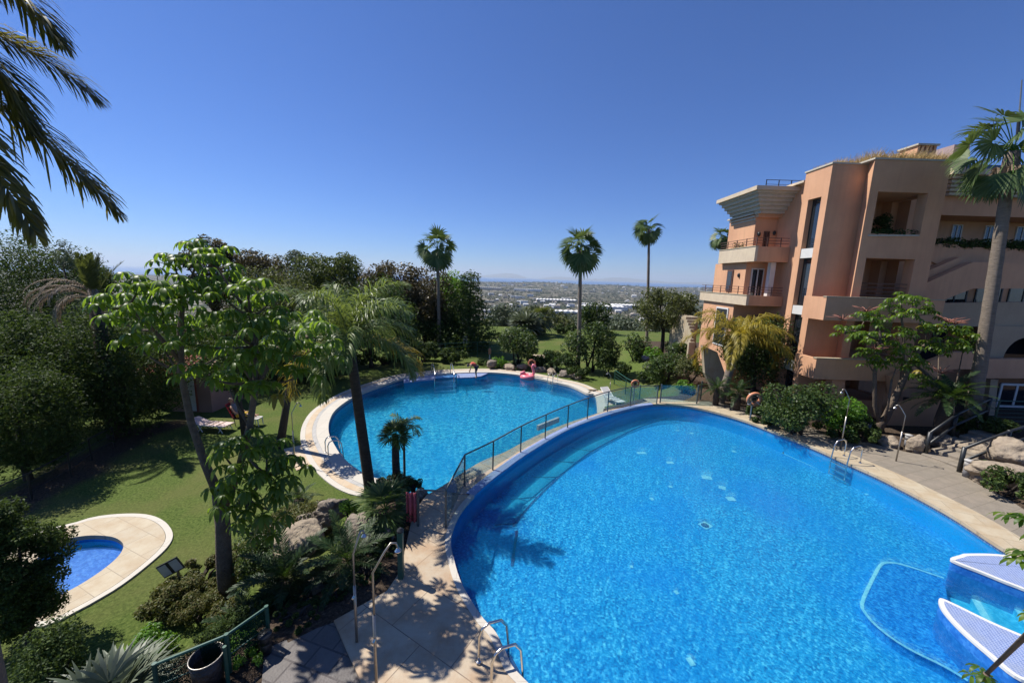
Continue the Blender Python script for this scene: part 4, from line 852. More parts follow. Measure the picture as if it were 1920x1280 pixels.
tree('olive_tree', 'distant olive tree showing past the balcony corner', 1335, 62, 580, 70, 'l_grey', k=24, crown_frac=.98)
tree('round_tree', 'round crowned tree on a bare dark trunk left of the apartment house', 1252, 35, 531, 118, 'l_olive', ybot=625, k=46, cr=.26, limbs=8)
tree('bushy_tree', 'dense dark green tree pressed against the stair tower', 1432, 23.2, 575, 120, 'l_mid', k=44, crown_frac=.9, leaf=.15)
# dark screens of juniper on the left
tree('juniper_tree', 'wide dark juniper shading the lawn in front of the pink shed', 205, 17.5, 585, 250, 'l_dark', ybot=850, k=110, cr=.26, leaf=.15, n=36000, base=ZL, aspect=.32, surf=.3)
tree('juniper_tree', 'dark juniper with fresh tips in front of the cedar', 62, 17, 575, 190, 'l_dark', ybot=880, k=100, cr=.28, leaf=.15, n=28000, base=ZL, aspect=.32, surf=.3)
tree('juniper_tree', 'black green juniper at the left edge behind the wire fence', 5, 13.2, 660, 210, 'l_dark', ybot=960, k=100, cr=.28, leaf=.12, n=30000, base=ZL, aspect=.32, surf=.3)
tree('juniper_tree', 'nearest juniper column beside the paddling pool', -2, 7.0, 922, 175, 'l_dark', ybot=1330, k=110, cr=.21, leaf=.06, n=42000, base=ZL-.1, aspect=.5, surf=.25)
shrub('juniper_bush', 'low bush under the near juniper above the bottom left corner', 60, 5.6, 1170, 180, 'l_dark', leaf=.05, k=30, base=ZL)
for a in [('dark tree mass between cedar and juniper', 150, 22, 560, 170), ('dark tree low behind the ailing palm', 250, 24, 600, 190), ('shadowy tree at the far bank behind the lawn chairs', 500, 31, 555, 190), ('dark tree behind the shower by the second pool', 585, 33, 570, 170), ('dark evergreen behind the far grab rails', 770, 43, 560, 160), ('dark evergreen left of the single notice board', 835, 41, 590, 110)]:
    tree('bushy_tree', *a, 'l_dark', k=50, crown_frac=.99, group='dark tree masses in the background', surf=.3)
for a in [('low dark bush along the far bank, first from the left', 640, 31.5, 640, 110), ('low dark bush along the far bank under the queen palm', 720, 33.5, 640, 110), ('low dark bush along the far bank by the grab rails', 790, 34.5, 640, 90), ('low dark bush around the notice board', 850, 35, 648, 70)]:
    shrub('shrub', a[0], *a[1:], 'l_dark', group='low dark bushes on the far bank')
# thin dark trunks on the lawn with little crowns in the shade
tree('lawn_tree', 'thin dark tree leaning right between the umbrella tree stems and the pool', 545, 16.5, 610, 110, 'l_dark', ybot=700, k=22, leaf=.14, base=ZL, lean=.9, limbs=4)
tree('lawn_tree', 'thin black trunk standing behind the reclining person', 432, 17.6, 640, 120, 'l_dark', ybot=735, k=22, leaf=.14, base=ZL, limbs=4, lean=-.3)
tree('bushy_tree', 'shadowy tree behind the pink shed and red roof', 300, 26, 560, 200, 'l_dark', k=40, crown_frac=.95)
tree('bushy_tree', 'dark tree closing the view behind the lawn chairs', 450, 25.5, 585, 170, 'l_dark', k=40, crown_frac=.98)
tree('bushy_tree', 'dark leafy screen at the pool bank right of the lawn chairs', 545, 29, 600, 140, 'l_mid', k=34, crown_frac=.98)
# ---- shrubs beyond the second pool
GS = 'clipped shrubs around the second pool'
for a in [('leafy shrub with light tips left of the life ring post', 972, 34.5, 602, 84, 'l_mid'), ('largest round shrub at the foot of the fullest fan palm', 1112, 33.2, 598, 98, 'l_mid'), ('low shrub flanking the largest round shrub on its right', 1142, 31.5, 632, 44, 'l_dark'),
          ('shrub at the far side of the grass path', 1195, 36, 622, 58, 'l_mid'), ('fine leaved shrub above the green railing', 1250, 27.5, 655, 76, 'l_mid'), ('rounded shrub with pale glossy leaves by the white wall', 1301, 25.5, 667, 58, 'l_olive'),
          ('bushy plant left of the life ring post on the stones', 935, 33.5, 668, 36, 'l_lime'), ('dark planting behind the far rocks', 1020, 33.8, 668, 60, 'l_dark'), ('dark planting right of the pool corner lounger', 1218, 29, 690, 44, 'l_mid'), ('green shrub at the end of the second pool rim', 1085, 30.5, 684, 54, 'l_dark'),
          ('small shrub under the round crowned tree', 1228, 33, 648, 40, 'l_lime'), ('light green shrub at the glass fence end', 1285, 23.6, 712, 46, 'l_lime')]:
    shrub('shrub', a[0], *a[1:], group=GS)
MBh = None
shrub('hedge', 'dark clipped hedge before the stone stairs', 1275, 36, 630, 84, 'l_dark', shape='round', k=30, depth=.5, cat='hedge')
for a in [('big domed shrub left of the right hand showers', 1508, 17.0, 706, 124, 'l_mid'), ('ragged shrub with lighter sprays beside the slim trees', 1592, 16.9, 742, 84, 'l_lime'), ('shrub filling the corner by the lifebuoy post', 1455, 18.6, 738, 66, 'l_mid'),
          ('trailing juniper over the right hand boulders', 1905, 12.0, 880, 120, 'l_dark'), ('small juniper tuft beside the white bollard', 1846, 13.3, 862, 46, 'l_mid'), ('dark plants at the foot of the thick palm', 1850, 16.6, 770, 110, 'l_dark'), ('dark plants under the red flowered umbrella tree', 1600, 16.6, 782, 150, 'l_dark'), ('dark plants below the domed shrub', 1450, 18.4, 765, 120, 'l_dark')]:
    shrub('shrub', a[0], *a[1:], group='shrubs along the right hand paving', leaf=.11)
# ---- planting on the bank between lawn and deck
GC = 'low planting on the rocky bank'
for a in [('mound of green brown ground cover behind the notice board', 372, 8.6, 1062, 190, 'l_cover'), ('ground cover cushion beside the big umbrella trunk', 470, 9.3, 1015, 120, 'l_cover'), ('olive cushion plant above the tan boulder', 585, 10.6, 935, 110, 'l_cover'),
          ('clipped low hedge in front of the second pool', 745, 12.0, 893, 110, 'l_cover'), ('bright green tuft between the boulders', 655, 10.2, 930, 46, 'l_lime'), ('low green cushion at the bottom of the lawn', 265, 6.6, 1195, 130, 'l_lime'), ('green spread at the foot of the shaggy palm', 775, 11.6, 905, 60, 'l_mid'),
          ('dark bushes in deep shade behind the front showers', 590, 7.4, 1110, 150, 'l_dark'), ('dark leaves along the deck edge under the cycads', 690, 7.9, 1060, 110, 'l_dark'), ('green blades beside the waste bin', 455, 6.2, 1215, 70, 'l_lime'), ('brown green cover below the notice board', 310, 7.7, 1105, 120, 'l_cover'), ('mid green leaves by the trunk fork', 500, 8.6, 985, 120, 'l_mid')]:
    shrub('ground_cover', a[0], *a[1:], group=GC, cat='plant', leaf=.06, cr=.5)
for a in [('feathery dark plant under the queen palm rocks', 700, 8.7, 1010, 90, 'l_dark'), ('dark green clump left of the shower pair', 625, 7.3, 1120, 90, 'l_dark'), ('low dark plants along the shaded path edge', 560, 6.7, 1150, 140, 'l_dark'), ('mid green clump between tan boulder and trunk', 520, 8.4, 1040, 90, 'l_mid'), ('olive tuft by the netted fence top', 430, 7.4, 1120, 90, 'l_cover'), ('dark fern like clump behind the gate post', 728, 8.6, 1040, 60, 'l_dark'), ('small bright leaves beside the gate post', 735, 9.4, 985, 60, 'l_mid'), ('tufted olive cover above the lawn edge', 545, 10.8, 950, 120, 'l_cover')]:
    shrub('ground_cover', a[0], *a[1:], group=GC, cat='plant', leaf=.055, cr=.4, aspect=.35)
for a in [('olive tree filling the hillside under the square white block', 1000, 84, 588, 110), ('olive tree on the hillside left of the cypress gap', 905, 70, 600, 100), ('olive tree on the hillside below the blue fronted shed', 1140, 92, 594, 90), ('olive tree on the hillside under the sawtooth hall', 1205, 88, 596, 90), ('olive tree on the hillside left of the round crowned tree', 1230, 70, 600, 80), ('olive tree on the hillside behind the round crowned tree', 1300, 74, 578, 90)]:
    tree('olive_tree', *a, 'l_olive' if int(a[1]) % 2 else 'l_grey', k=30, crown_frac=.99, group='olive trees down the hillside')
for a in [('dark shrub at the edge of the far lawn, left end', 930, 50, 622, 60), ('dark shrub at the edge of the far lawn under the wilted palm', 1000, 55, 612, 80), ('dark shrub at the end of the far lawn beside the widest olive', 1060, 57, 606, 70)]:
    shrub('shrub', a[0], *a[1:], 'l_dark', group='dark shrubs at the far lawn edge')
for a in [('dark leaves filling the bank behind the waste bin', 420, 6.6, 1165, 130, 'l_dark'), ('grassy green strip between netted fence and path', 470, 5.75, 1235, 90, 'l_lime'), ('dark undergrowth in front of the umbrella trunk', 480, 6.9, 1130, 110, 'l_dark'), ('brownish cover on the slope beside the notice board post', 365, 7.6, 1120, 110, 'l_cover'), ('green brown cover along the lawn border', 335, 8.0, 1085, 90, 'l_cover')]:
    shrub('ground_cover', a[0], *a[1:], group=GC, cat='plant', leaf=.05, cr=.45, aspect=.4)
for a in [('dark spreading plant on the far bank behind the float', 1005, 33.6, 660, 50, 'l_dark'), ('dark spreading plant on the far bank right of the life ring', 1035, 33.4, 656, 60, 'l_dark'), ('mid green plant above the round rock on the far bank', 1068, 32.6, 660, 52, 'l_mid'), ('dark leaves above the left end rock of the far bank', 905, 34.2, 672, 40, 'l_dark'), ('dark shrub screening the grass path', 1170, 30.5, 676, 36, 'l_dark'), ('mid green shrub on the lawn before the round crowned tree', 1275, 31, 640, 60, 'l_mid')]:
    shrub('shrub', a[0], *a[1:], group='plants on the far pool bank')
# wilted palm and agave on the far lawn
small_fan('wilted palm with brown hanging leaves on the far lawn', 1010, 596, 54, tzs(3.8, 54), 1.6, 20, .25, 'l_olive', 61, -1.2, Lp=.9, name='wilted_palm')
small_fan('blue grey spiky agave left of the wilted palm', 985, 612, 52, tzs(1.8, 52), 2.2, 26, .3, 'l_silver', 62, .1, Lp=.5, name='agave')
# ================================================================== APARTMENT HOUSE
AB = thing('apartment_building', 'terracotta apartment house with cream balconies, slit window stair tower and inverted stepped roof', 'building', (17, 21, 0))
def P2(pxs, y): return [(float(D(px, py, y)[0]), float(D(px, py, y)[2])) for px, py in pxs]
def PY(name, pxs, y0, y1, mt, parent=AB):
    return MB().prism_y(P2(pxs, y0), y0, y1).build(name, mt, parent)
S_ = M['stucco']
# stair tower
w = MB(); w.box(16.35, 17.8, 20.8, 22.6, -.2, 12.95); w.box(16, 16.35, 20.8, 21.22, -.2, 12.95); w.box(16, 16.35, 22.14, 22.6, -.2, 12.95); w.box(16, 16.35, 21.22, 22.14, 11.45, 12.95); w.box(16.0, 16.35, 21.22, 22.14, -.2, .4)
tower = w.build('stair_tower', S_, AB)
MB().box(15.95, 17.82, 20.76, 22.65, 12.952, 13.03).build('coping', M['cornice'], tower)
for z0, z1 in ((8.85, 11.43), (5.72, 8.3), (2.6, 5.2), (.5, 2.0)):
    o = MB().box(16.26, 16.34, 21.23, 22.13, z0, z1).build('window', M['black'], AB)
    MB().box(16.24, 16.255, 21.28, 21.95, z0+.06, z1-.06).build('pane', M['pane'], o)
for z0, z1 in ((8.32, 8.83), (5.22, 5.70), (2.02, 2.58)): MB().box(16.03, 16.34, 21.225, 22.135, z0, z1).build('spandrel', M['white'], AB)
MB().lathe([(.2, -.02), (.2, .02), (0, .03)], (0, 0, 0), 14)
# loggia block
w = MB()
w.prism([(17.4, 20.0), (17.83, 20.0), (17.83, 20.85), (17.8, 20.8)], -.2, 12.98)
w.box(20.3, 21.15, 20.0, 20.5, -.2, 12.98)
OPEN = [(.8, 2.05), (3.15, 5.1), (6.28, 8.3), (9.5, 11.5)]; zs_ = [-.2]+[v for o in OPEN for v in o]+[12.98]
for k in range(0, len(zs_), 2): w.box(17.832, 20.298, 20.0, 20.35, zs_[k], zs_[k+1])
for z0, z1 in OPEN: w.box(20.78, 21.15, 22.3, 23.2, z0-.3, z1+.3)
for k in range(0, len(zs_), 2): w.box(20.8, 21.148, 20.502, 22.298, zs_[k], min(zs_[k+1], 12.98))
w.box(17.83, 20.8, 22.9, 23.2, -.2, 12.9); w.box(17.55, 17.82, 20.86, 23.2, -.2, 12.9)
for z0, z1 in OPEN: w.box(17.833, 20.77, 20.36, 22.88, z0-.3, z0-.05); w.box(17.833, 20.77, 20.36, 22.88, z1+.05, z1+.25)
lb = w.build('loggia_block', S_, AB)
MB().box(17.36, 21.2, 19.96, 23.3, 12.982, 13.06).build('coping', M['cornice'], lb)
PY('sill', [(1629, 440), (1724, 440), (1724, 443), (1629, 443)], 19.93, 20.02, M['cornice'], lb)
def window(x0, x1, y, z0, z1, fr=M['white'], parent=AB, nsplit=2, t=.06):
    f = MB(); f.box(x0, x1, y-.06, y-.005, z0, z0+t); f.box(x0, x1, y-.06, y-.005, z1-t, z1); n = nsplit
    for k in range(n+1):
        xx = x0+(x1-x0-t)*k/n; f.box(xx, xx+t, y-.058, y-.006, z0+t, z1-t)
    o = f.build('window', fr, parent); MB().box(x0+.02, x1-.02, y-.03, y-.012, z0+.03, z1-.03).build('pane', M['pane'], o); return o
window(18.6, 19.8, 22.9, 6.4, 7.9, M['white']); window(18.4, 19.6, 22.9, 9.6, 11.1, M['black']); window(18.4, 19.9, 22.9, 3.2, 4.8, M['black'])
mb = MB()
for k in range(4): mb.box(17.84, 20.29, 20.12, 20.15, 6.42+.2*k, 6.45+.2*k)
mb.build('railing', M['brownrail'], AB)
rng = np.random.default_rng(9)
def planter(name, x0, x1, y, z, h, n, lm, s=.13, parent=AB):
    C = np.stack([rng.uniform(x0, x1, max(5, int((x1-x0)*9))), np.full(max(5, int((x1-x0)*9)), y), z+h*rng.random(max(5, int((x1-x0)*9)))], 1)
    V, Q = clump_leaves(rng, C, np.full(len(C), .28), n, s); return mesh_obj(name, V, Q, M[lm], parent)
planter('loggia_plant', 18.9, 20.2, 21.6, 9.5, 1.1, 1400, 'l_dark'); planter('loggia_plant', 18.0, 20.2, 20.2, 9.5, .12, 300, 'l_dark')
# projecting lower balconies
for z0, z1 in ((5.14, 6.29), (2.09, 3.16)):
    q = MB(); q.box(15.6, 21.5, 19.3, 19.48, z0, z1); q.box(15.6, 15.78, 19.482, 20.79, z0, z1); q.box(15.782, 21.5, 19.482, 19.998, z0, z0+.2); q.box(15.782, 17.38, 20.0, 20.79, z0+.002, z0+.198)
    o = q.build('balcony', S_, AB); MB().box(15.57, 21.53, 19.27, 19.51, z1+.002, z1+.05).build('coping', M['cream'], o)
PY('lower_wall', [(1560, 712), (1585, 712), (1578, 800), (1552, 800)], 19.6, 19.99, S_)
PY('lower_wall', [(1662, 712), (1684, 712), (1672, 800), (1648, 800)], 19.45, 19.99, S_)
MB().box(15.9, 21.1, 19.95, 19.99, -.2, .85).build('plinth', S_, AB)
# stair parapets on the right
PY('stair_parapet', [(1722, 537), (1825, 491), (1930, 493), (1930, 541), (1824, 541), (1752, 569), (1716, 572)], 20.55, 20.9, S_)
PY('stair_parapet', [(1731, 482), (1760, 497), (1810, 470), (1790, 456), (1740, 458)], 21.4, 21.7, S_)
PY('stair_flight', [(1730, 530), (1730, 512), (1800, 482), (1800, 500)], 21.0, 21.38, S_)
PY('stair_parapet', [(1668, 705), (1790, 660), (1832, 660), (1832, 692), (1790, 692), (1672, 742)], 19.05, 19.28, S_)
PY('garden_wall', [(1672, 765), (1738, 740), (1790, 742), (1790, 830), (1650, 830)], 18.7, 18.95, S_)
# right wing
w = MB(); w.box(21.2, 44, 24.0, 24.4, -.2, 12.2); w.box(21.2, 21.5, 21.7, 23.98, 5.0, 12.0)
w.box(21.52, 44, 22.2, 23.98, 10.9, 11.9); w.box(22.6, 23.1, 22.0, 22.6, 8.0, 10.88); rw = w.build('wing_wall', S_, AB)
q = MB(); q.box(21.6, 44, 21.5, 21.72, 8.0, 9.15); q.box(21.6, 44, 21.73, 23.98, 8.0, 8.25); q.build('balcony', S_, AB)
PY('balcony', [(1752, 568), (1930, 566), (1930, 612), (1745, 612)], 21.2, 21.5, M['stucco2'])
q = MB()
for pa_, pb_ in ((1784, 1803), (1846, 1865), (1905, 1930), (1950, 1975)): window(float(D(pa_, 430, 24)[0]), float(D(pb_, 430, 24)[0]), 24.0, 9.3, 10.7, M['white'], AB)
planter('terrace_plant', 21.8, 34, 21.58, 9.18, .26, 9000, 'l_dark', .12); planter('terrace_plant', 21.7, 23.2, 21.9, 9.3, .7, 500, 'l_dark')
for k in range(5): MB().box(22.6+.16*k, 44, 21.2+.15*k, 23.6, 12.55-.17*k, 12.70-.17*k).build('cornice', M['creamwall'] if k == 0 else M['cornice'], AB)
MB().box(22.4, 44, 21.0, 24.6, 12.72, 13.0).build('roof', M['creamwall'], AB)
xp = float(D(1784, 300, 25)[0]); ph = MB().box(xp, xp+.95, 25, 27, 13.0, float(D(1790, 271, 25)[2])).build('penthouse', mat('mauve_render', (.36, .27, .26), (.30, .22, .22), 2, .9), AB); MB().box(xp+.97, xp+5, 25.6, 27, 13.0, 14.6).build('penthouse_glazing', M['pane'], ph)
# arch wall
A = [(1835, 612), (1930, 612), (1930, 648)]; ar = []
for k in range(9): a = PI*k/8*.5; ar.append((1935-35*math.sin(a)*1.0-3, 688-48*math.cos(PI/2-a)))
yA = 21.0; pa = P2([(1790, 614), (1830, 612)], yA); xA = D(1842, 640, yA)[0]
q = MB(); zt_, zb_ = D(1880, 611, yA)[2], D(1880, 672, yA)[2]; xc0 = D(1922, 650, yA)[0]; rA = 1.05
arc = [(xc0+rA*math.cos(PI-PI*k/14), zb_+rA*math.sin(PI-PI*k/14)*1.15) for k in range(15)]
q.prism_y([(xA, zb_), (xA, zt_), (44, zt_), (44, zb_)][:0] or [(xA, zb_), (xc0-rA, zb_)]+arc[1:-1]+[(xc0+rA, zb_), (xc0+4.5, zb_), (xc0+4.5, zt_), (xA, zt_)], yA, yA+.3); q.build('arch_wall', M['stucco2'], AB)
PY('balcony', [(1850, 673), (1935, 673), (1935, 709), (1846, 709)], 20.4, 20.7, S_)
PY('pier', [(1858, 711), (1872, 711), (1862, 800), (1846, 800)], 20.8, 21.2, M['stucco2'])
z = D(1880, 735, 22)[2]; window(float(D(1872, 735, 22)[0]), float(D(1935, 735, 22)[0]), 22, float(z)-.9, float(z)+.55, M['white'], AB, 2, .12)
MB().box(float(D(1866, 735, 22)[0]), 44, 22.0, 22.3, -.2, 5.0).build('recess_shade_wall', M['pane'], AB); MB().box(21.2, 25.3, 22.3, 22.5, 2.1, 5.0).build('recess_shade_wall', M['pane'], AB)  # dark glossy sheets added so the recesses read as deep shade
for pa_, pb_ in ((1768, 1815), (1830, 1880), (1892, 1950)): window(float(D(pa_, 540, 22.6)[0]), float(D(pb_, 540, 22.6)[0]), 22.6, 5.7, 7.7, M['black'], AB, 2, .07)  # dark windows put in to blacken the recess behind the stair parapet
MB().box(21.52, 44, 22.6, 22.8, 5.0, 7.98).build('wing_wall', S_, AB)
# roof things
ch = MB(); c = D(1720, 285, 22.4); ch.box(c[0]-.5, c[0]+.5, 21.9, 22.9, 12.9, c[2]-.15)
for k in range(5): ch.box(c[0]-.5+.22*k, c[0]-.38+.22*k, 21.9, 22.9, c[2]-.148, c[2]+.16)
chim = ch.build('chimney', S_, AB); MB().box(c[0]-.58, c[0]+.58, 21.82, 22.98, c[2]+.162, c[2]+.25).build('chimney_cap', M['cornice'], chim)
def straw(x0, x1, y0, y1, z, n, h):
    P = np.stack([rng.uniform(x0, x1, n), rng.uniform(y0, y1, n), np.full(n, z)], 1); d = nrm(np.stack([rng.normal(.1, .5, n), rng.normal(0, .5, n), np.full(n, .7)], 1)); l = (h*(.4+.8*rng.random(n))*(.5+.5*np.sin(P[:, 0]*3.1)**2))[:, None]; s = nrm(np.cross(d, unit(rng, n)))*.012
    V = np.stack([P-s, P+s, P+d*l+s*.3, P+d*l-s*.3], 1).reshape(-1, 3); return V, np.arange(4*n).reshape(n, 4)
o = mesh_obj('roof_grass', *cat_np([straw(17.5, 21.1, 20.05, 22.5, 13.05, 5200, .62), straw(16.2, 17.3, 21.0, 22.5, 13.02, 900, .4)]), M['l_straw'], AB)
# left wing
w = MB(); w.box(15.0, 17.5, 25, 28, 8.18, 11.2); w.box(14.6, 17.5, 24.7, 28.5, 5.62, 8.16); w.box(14.3, 17.5, 25, 29, -1.2, 5.6); w.box(16.36, 17.8, 22.62, 24.98, -.2, 12.5); w.build('wing_wall', S_, AB)
for (x0, y1, z0, z1) in ((14.3, 27.6, 8.16, 9.03), (14.15, 29.4, 5.52, 6.12)):
    q = MB(); q.box(x0, x0+.16, 23.5, y1, z0, z1); o = q.build('balcony', M['creamwall'], AB)
    q = MB(); q.box(x0+.162, 16.34, 23.5, 23.66, z0, z1); q.box(x0+.162, 16.34, 23.662, y1, z0, z0+.25); q.build('balcony_front', S_, o)
    MB().box(x0-.03, x0+.19, 23.47, y1+.03, z1+.002, z1+.05).build('coping', M['cream'], o)
    r = MB(); zt2 = z1+.55
    for yy in np.arange(23.58, y1, 1.05): r.box(x0+.06, x0+.1, yy-.02, yy+.02, z1+.05, zt2)
    for xx in np.arange(x0+.7, 16.2, .8): r.box(xx-.02, xx+.02, 23.56, 23.6, z1, zt2)
    for zz in (.18, .34, .5): r.box(x0+.065, x0+.095, 23.6, y1, z1+zz, z1+zz+.03); r.box(x0+.1, 16.3, 23.565, 23.595, z1+zz, z1+zz+.03)
    r.build('railing', M['brownrail'], o)
planter('balcony_plant', 14.3, 15.0, 26.0, 9.1, .25, 250, 'l_olive', .09)
# doors, lamps and post of the left wing
for (x0, x1, y, z0, z1, mt) in ((16.45, 16.85, 25, 8.5, 10.4, 'white'), (15.6, 15.95, 25, 8.5, 10.1, 'brownrail'), (14.95, 15.75, 24.7, 5.9, 7.8, 'white'), (16.2, 16.9, 24.7, 5.9, 7.7, 'white')): window(x0, x1, y, z0, z1, M[mt], AB, 2, .07)
o = MB().box(14.54, 14.59, 26.0, 26.7, 6.3, 7.7).build('window', M['brownrail'], AB); MB().box(14.52, 14.535, 26.1, 26.6, 6.4, 7.6).build('pane', M['pane'], o)
o = MB().box(14.24, 14.29, 25.5, 27.0, 2.6, 5.2).build('window', M['white'], AB); MB().box(14.22, 14.235, 25.6, 26.9, 2.7, 5.1).build('pane', M['pane'], o)
MB().box(15.55, 15.85, 23.8, 24.1, 5.78, 8.15).build('column', M['white'], AB)
for (x, y, z) in ((15.25, 24.96, 9.9), (16.2, 24.96, 10.0), (14.56, 25.4, 7.35), (16.0, 24.66, 7.4)):
    MB().lathe([(.03, -.14), (.08, -.08), (.09, .06), (.04, .14)], (x, y-.06, z), 10).build('wall_lamp', M['black'], AB)
for k in range(7):
    i_ = .17*k; MB().box(13.85+i_, 16.9, 23.4+i_, 27.9-i_*.4, 12.30-.2*k-(.09 if k == 0 else 0), 12.44-.2*k).build('cornice', M['creamwall'] if k == 0 else M['cornice'], AB)
    if k < 6: MB().box(13.98+i_, 16.88, 23.53+i_, 27.8-i_*.4, 12.30-.2*k-.062-(.09 if k == 0 else 0)*0-.0, 12.298-.2*k-(.09 if k == 0 else 0)).build('cornice_shadow_gap', M['cornice'], AB)
MB().box(14.95, 17.2, 24.7, 27.4, 10.9, 11.26).build('soffit', S_, AB)
for k in range(3): MB().box(14.75+.1*k, 15.0, 25.0, 27.9-.1*k, 11.1-.16*k, 11.2-.16*k).build('cornice', M['cornice'], AB)
MB().box(16.0, 17.6, 22.7, 26, 12.5, 12.62).build('cornice', M['creamwall'], AB)
r = MB()
for xx in np.arange(14.9, 17.2, .75): r.box(xx, xx+.04, 24.3, 24.34, 12.44, 13.0)
r.box(14.9, 17.2, 24.305, 24.335, 12.97, 13.0); r.box(14.9, 17.2, 24.305, 24.335, 12.72, 12.74); r.build('roof_railing', M['black'], AB)
# climbing plant on the tower
C = np.stack([np.full(24, 15.93), rng.uniform(21.7, 22.9, 24), rng.uniform(.2, 4.2, 24)], 1); V, Q = clump_leaves(rng, C, np.full(24, .28), 1500, .09); mesh_obj('climbing_plant', V, Q, M['l_brown'], AB)
a = D(1916, 150, 27); b_ = D(1908, 260, 27)
an = MB().tube([tuple(b_), (a[0], 27, a[2])], [.05, .03], 8).build('antenna_mast', M['dullsteel']); tag(an, 'thin grey mast standing above the thick palm on the roof', 'mast')
MB().tube([tuple(b_-np.array([0, 0, .1])), tuple(b_+(a-b_)*.38)], [.085, .085], 8).build('mast_sleeve', M['black'], an)
# stone stairs and white garden wall at the building's left end
t = thing('stone_stairs', 'flight of cream stone steps climbing to the left end of the building', 'stairs', (13, 29, -1))
for k in range(9):
    x0, z1 = D(1288+5*k, 640-5*k, 30)[0], D(1288+5*k, 640-5.2*k, 30)[2]; MB().box(x0, 14.28, 29.6+.25*k, 29.6+.25*k+(.249 if k < 8 else 3), -1.6, z1).build('step', M['cream'], t)
wl = PY('garden_wall', [(1318, 648), (1345, 660), (1372, 735), (1340, 742), (1322, 700)], 23.6, 23.9, M['cream'], None); tag(wl, 'low cream garden wall stepping down beside the yellow green palm', 'wall')

# ================================================================== POOL FURNITURE
def on(px, py, z=0.0): g = G(px, py, z); return (float(g[0]), float(g[1]), z)
# glass balustrade along the walkway
gf = thing('glass_fence', 'curved glass balustrade with grey posts along the wall between the two pools', 'fence', on(1022, 821))
base = [on(836, 987), on(871, 910), on(924, 880), on(976, 847), on(1022, 822), on(1064, 801), on(1101, 785), on(1139, 771), on(1181, 761), on(1231, 757)]
M['fpost'] = mat('fence_post', (.10, .12, .12), rough=.4, metal=.4)
hp = 1.06
for b in base: MB().box(b[0]-.025, b[0]+.025, b[1]-.025, b[1]+.025, -.02, hp).build('post', M['fpost'], gf)
def panel(a, b, h=hp, parent=gf, z=0.0):
    a = Vector(a); b = Vector(b); d = (b-a).normalized(); n = Vector((-d.y, d.x, 0))*.006; a2 = a+d*.05; b2 = b-d*.05; q = MB()
    q.add([a2-n+Vector((0, 0, .08)), b2-n+Vector((0, 0, .08)), b2+n+Vector((0, 0, .08)), a2+n+Vector((0, 0, .08)), a2-n+Vector((0, 0, h-.04)), b2-n+Vector((0, 0, h-.04)), b2+n+Vector((0, 0, h-.04)), a2+n+Vector((0, 0, h-.04))], [(0, 1, 2, 3), (4, 5, 6, 7), (0, 1, 5, 4), (2, 3, 7, 6), (1, 2, 6, 5), (0, 3, 7, 4)]); q.build('glass_panel', M['glass'], parent)
for a, b in zip(base, base[1:]): panel(a, b)
cr3 = crom(base[1:], 4); MB().tube([(base[0][0], base[0][1], hp+.02)]+[(p[0], p[1], hp+.02) for p in cr3], .028, 8).build('handrail', M['fpost'], gf, True)
g0 = on(784, 985); MB().box(g0[0]-.03, g0[0]+.03, g0[1]-.03, g0[1]+.03, -.02, hp).build('post', M['fpost'], gf)
MB().tube([(g0[0], g0[1], hp), (base[0][0], base[0][1], hp)], .025, 8).build('gate_rail', M['fpost'], gf)
g2 = thing('glass_fence', 'straight frameless looking glass screen at the far tip of the big pool', 'fence', on(1240, 757))
b2 = [on(1236, 757), on(1240, 752), on(1310, 764), on(1322, 760)]
fb = [(8.5, 20.95, 0), (9.3, 22.2, 0), (10.6, 21.0, 0), (12.0, 22.6, 0)]
panel(fb[0], fb[2], 1.1, g2); 
for b in (fb[0], fb[2]): MB().box(b[0]-.03, b[0]+.03, b[1]-.03, b[1]+.03, -.05, 1.12).build('post', M['fpost'], g2)
panel(fb[2], (11.3, 22.0, 0), 1.05, g2); MB().box(11.27, 11.33, 21.97, 22.03, -.3, 1.1).build('post', M['fpost'], g2)
# low pale upstand and post shoes on the walkway
a = on(1013, 808); c = on(1052, 792); lw_ = MB().obox(((a[0]+c[0])/2-.12, (a[1]+c[1])/2+.10, .11), math.dist(a, c), .12, .24, math.atan2(c[1]-a[1], c[0]-a[0])).build('low_wall', M['grey_slab'], None, False, .01); tag(lw_, 'short pale kerb block on the walkway between two fence posts', 'kerb')
# red towel hanging by the gate
g = on(771, 990); tw = MB(); n = 8
for i in range(n):
    tw.add([(g[0]-.15+.3*i/n, g[1]+.1+.04*math.sin(i*1.9), .12), (g[0]-.15+.3*(i+1)/n, g[1]+.1+.04*math.sin((i+1)*1.9), .12), (g[0]-.15+.3*(i+1)/n, g[1]+.1+.03*math.sin((i+1)*1.9), .98), (g[0]-.15+.3*i/n, g[1]+.1+.03*math.sin(i*1.9), .98)], [(0, 1, 2, 3)])
o = tw.build('towel', M['pinkcloth'], None, True); md = o.modifiers.new('s', 'SOLIDIFY'); md.thickness = .02; tag(o, 'faded red towel hanging at the walkway gate post', 'towel')
gp = on(752, 1082); gpo = thing('gate_post', 'thick dark green gate post at the inner edge of the deck', 'post', gp); MB().box(gp[0]-.06, gp[0]+.06, gp[1]-.06, gp[1]+.06, -.1, 1.15).build('post', M['green'], gpo, False, .01); MB().lathe([(.08, 0), (.08, .04), (.03, .09)], (gp[0], gp[1], 1.15), 10).build('post_cap', M['black'], gpo)
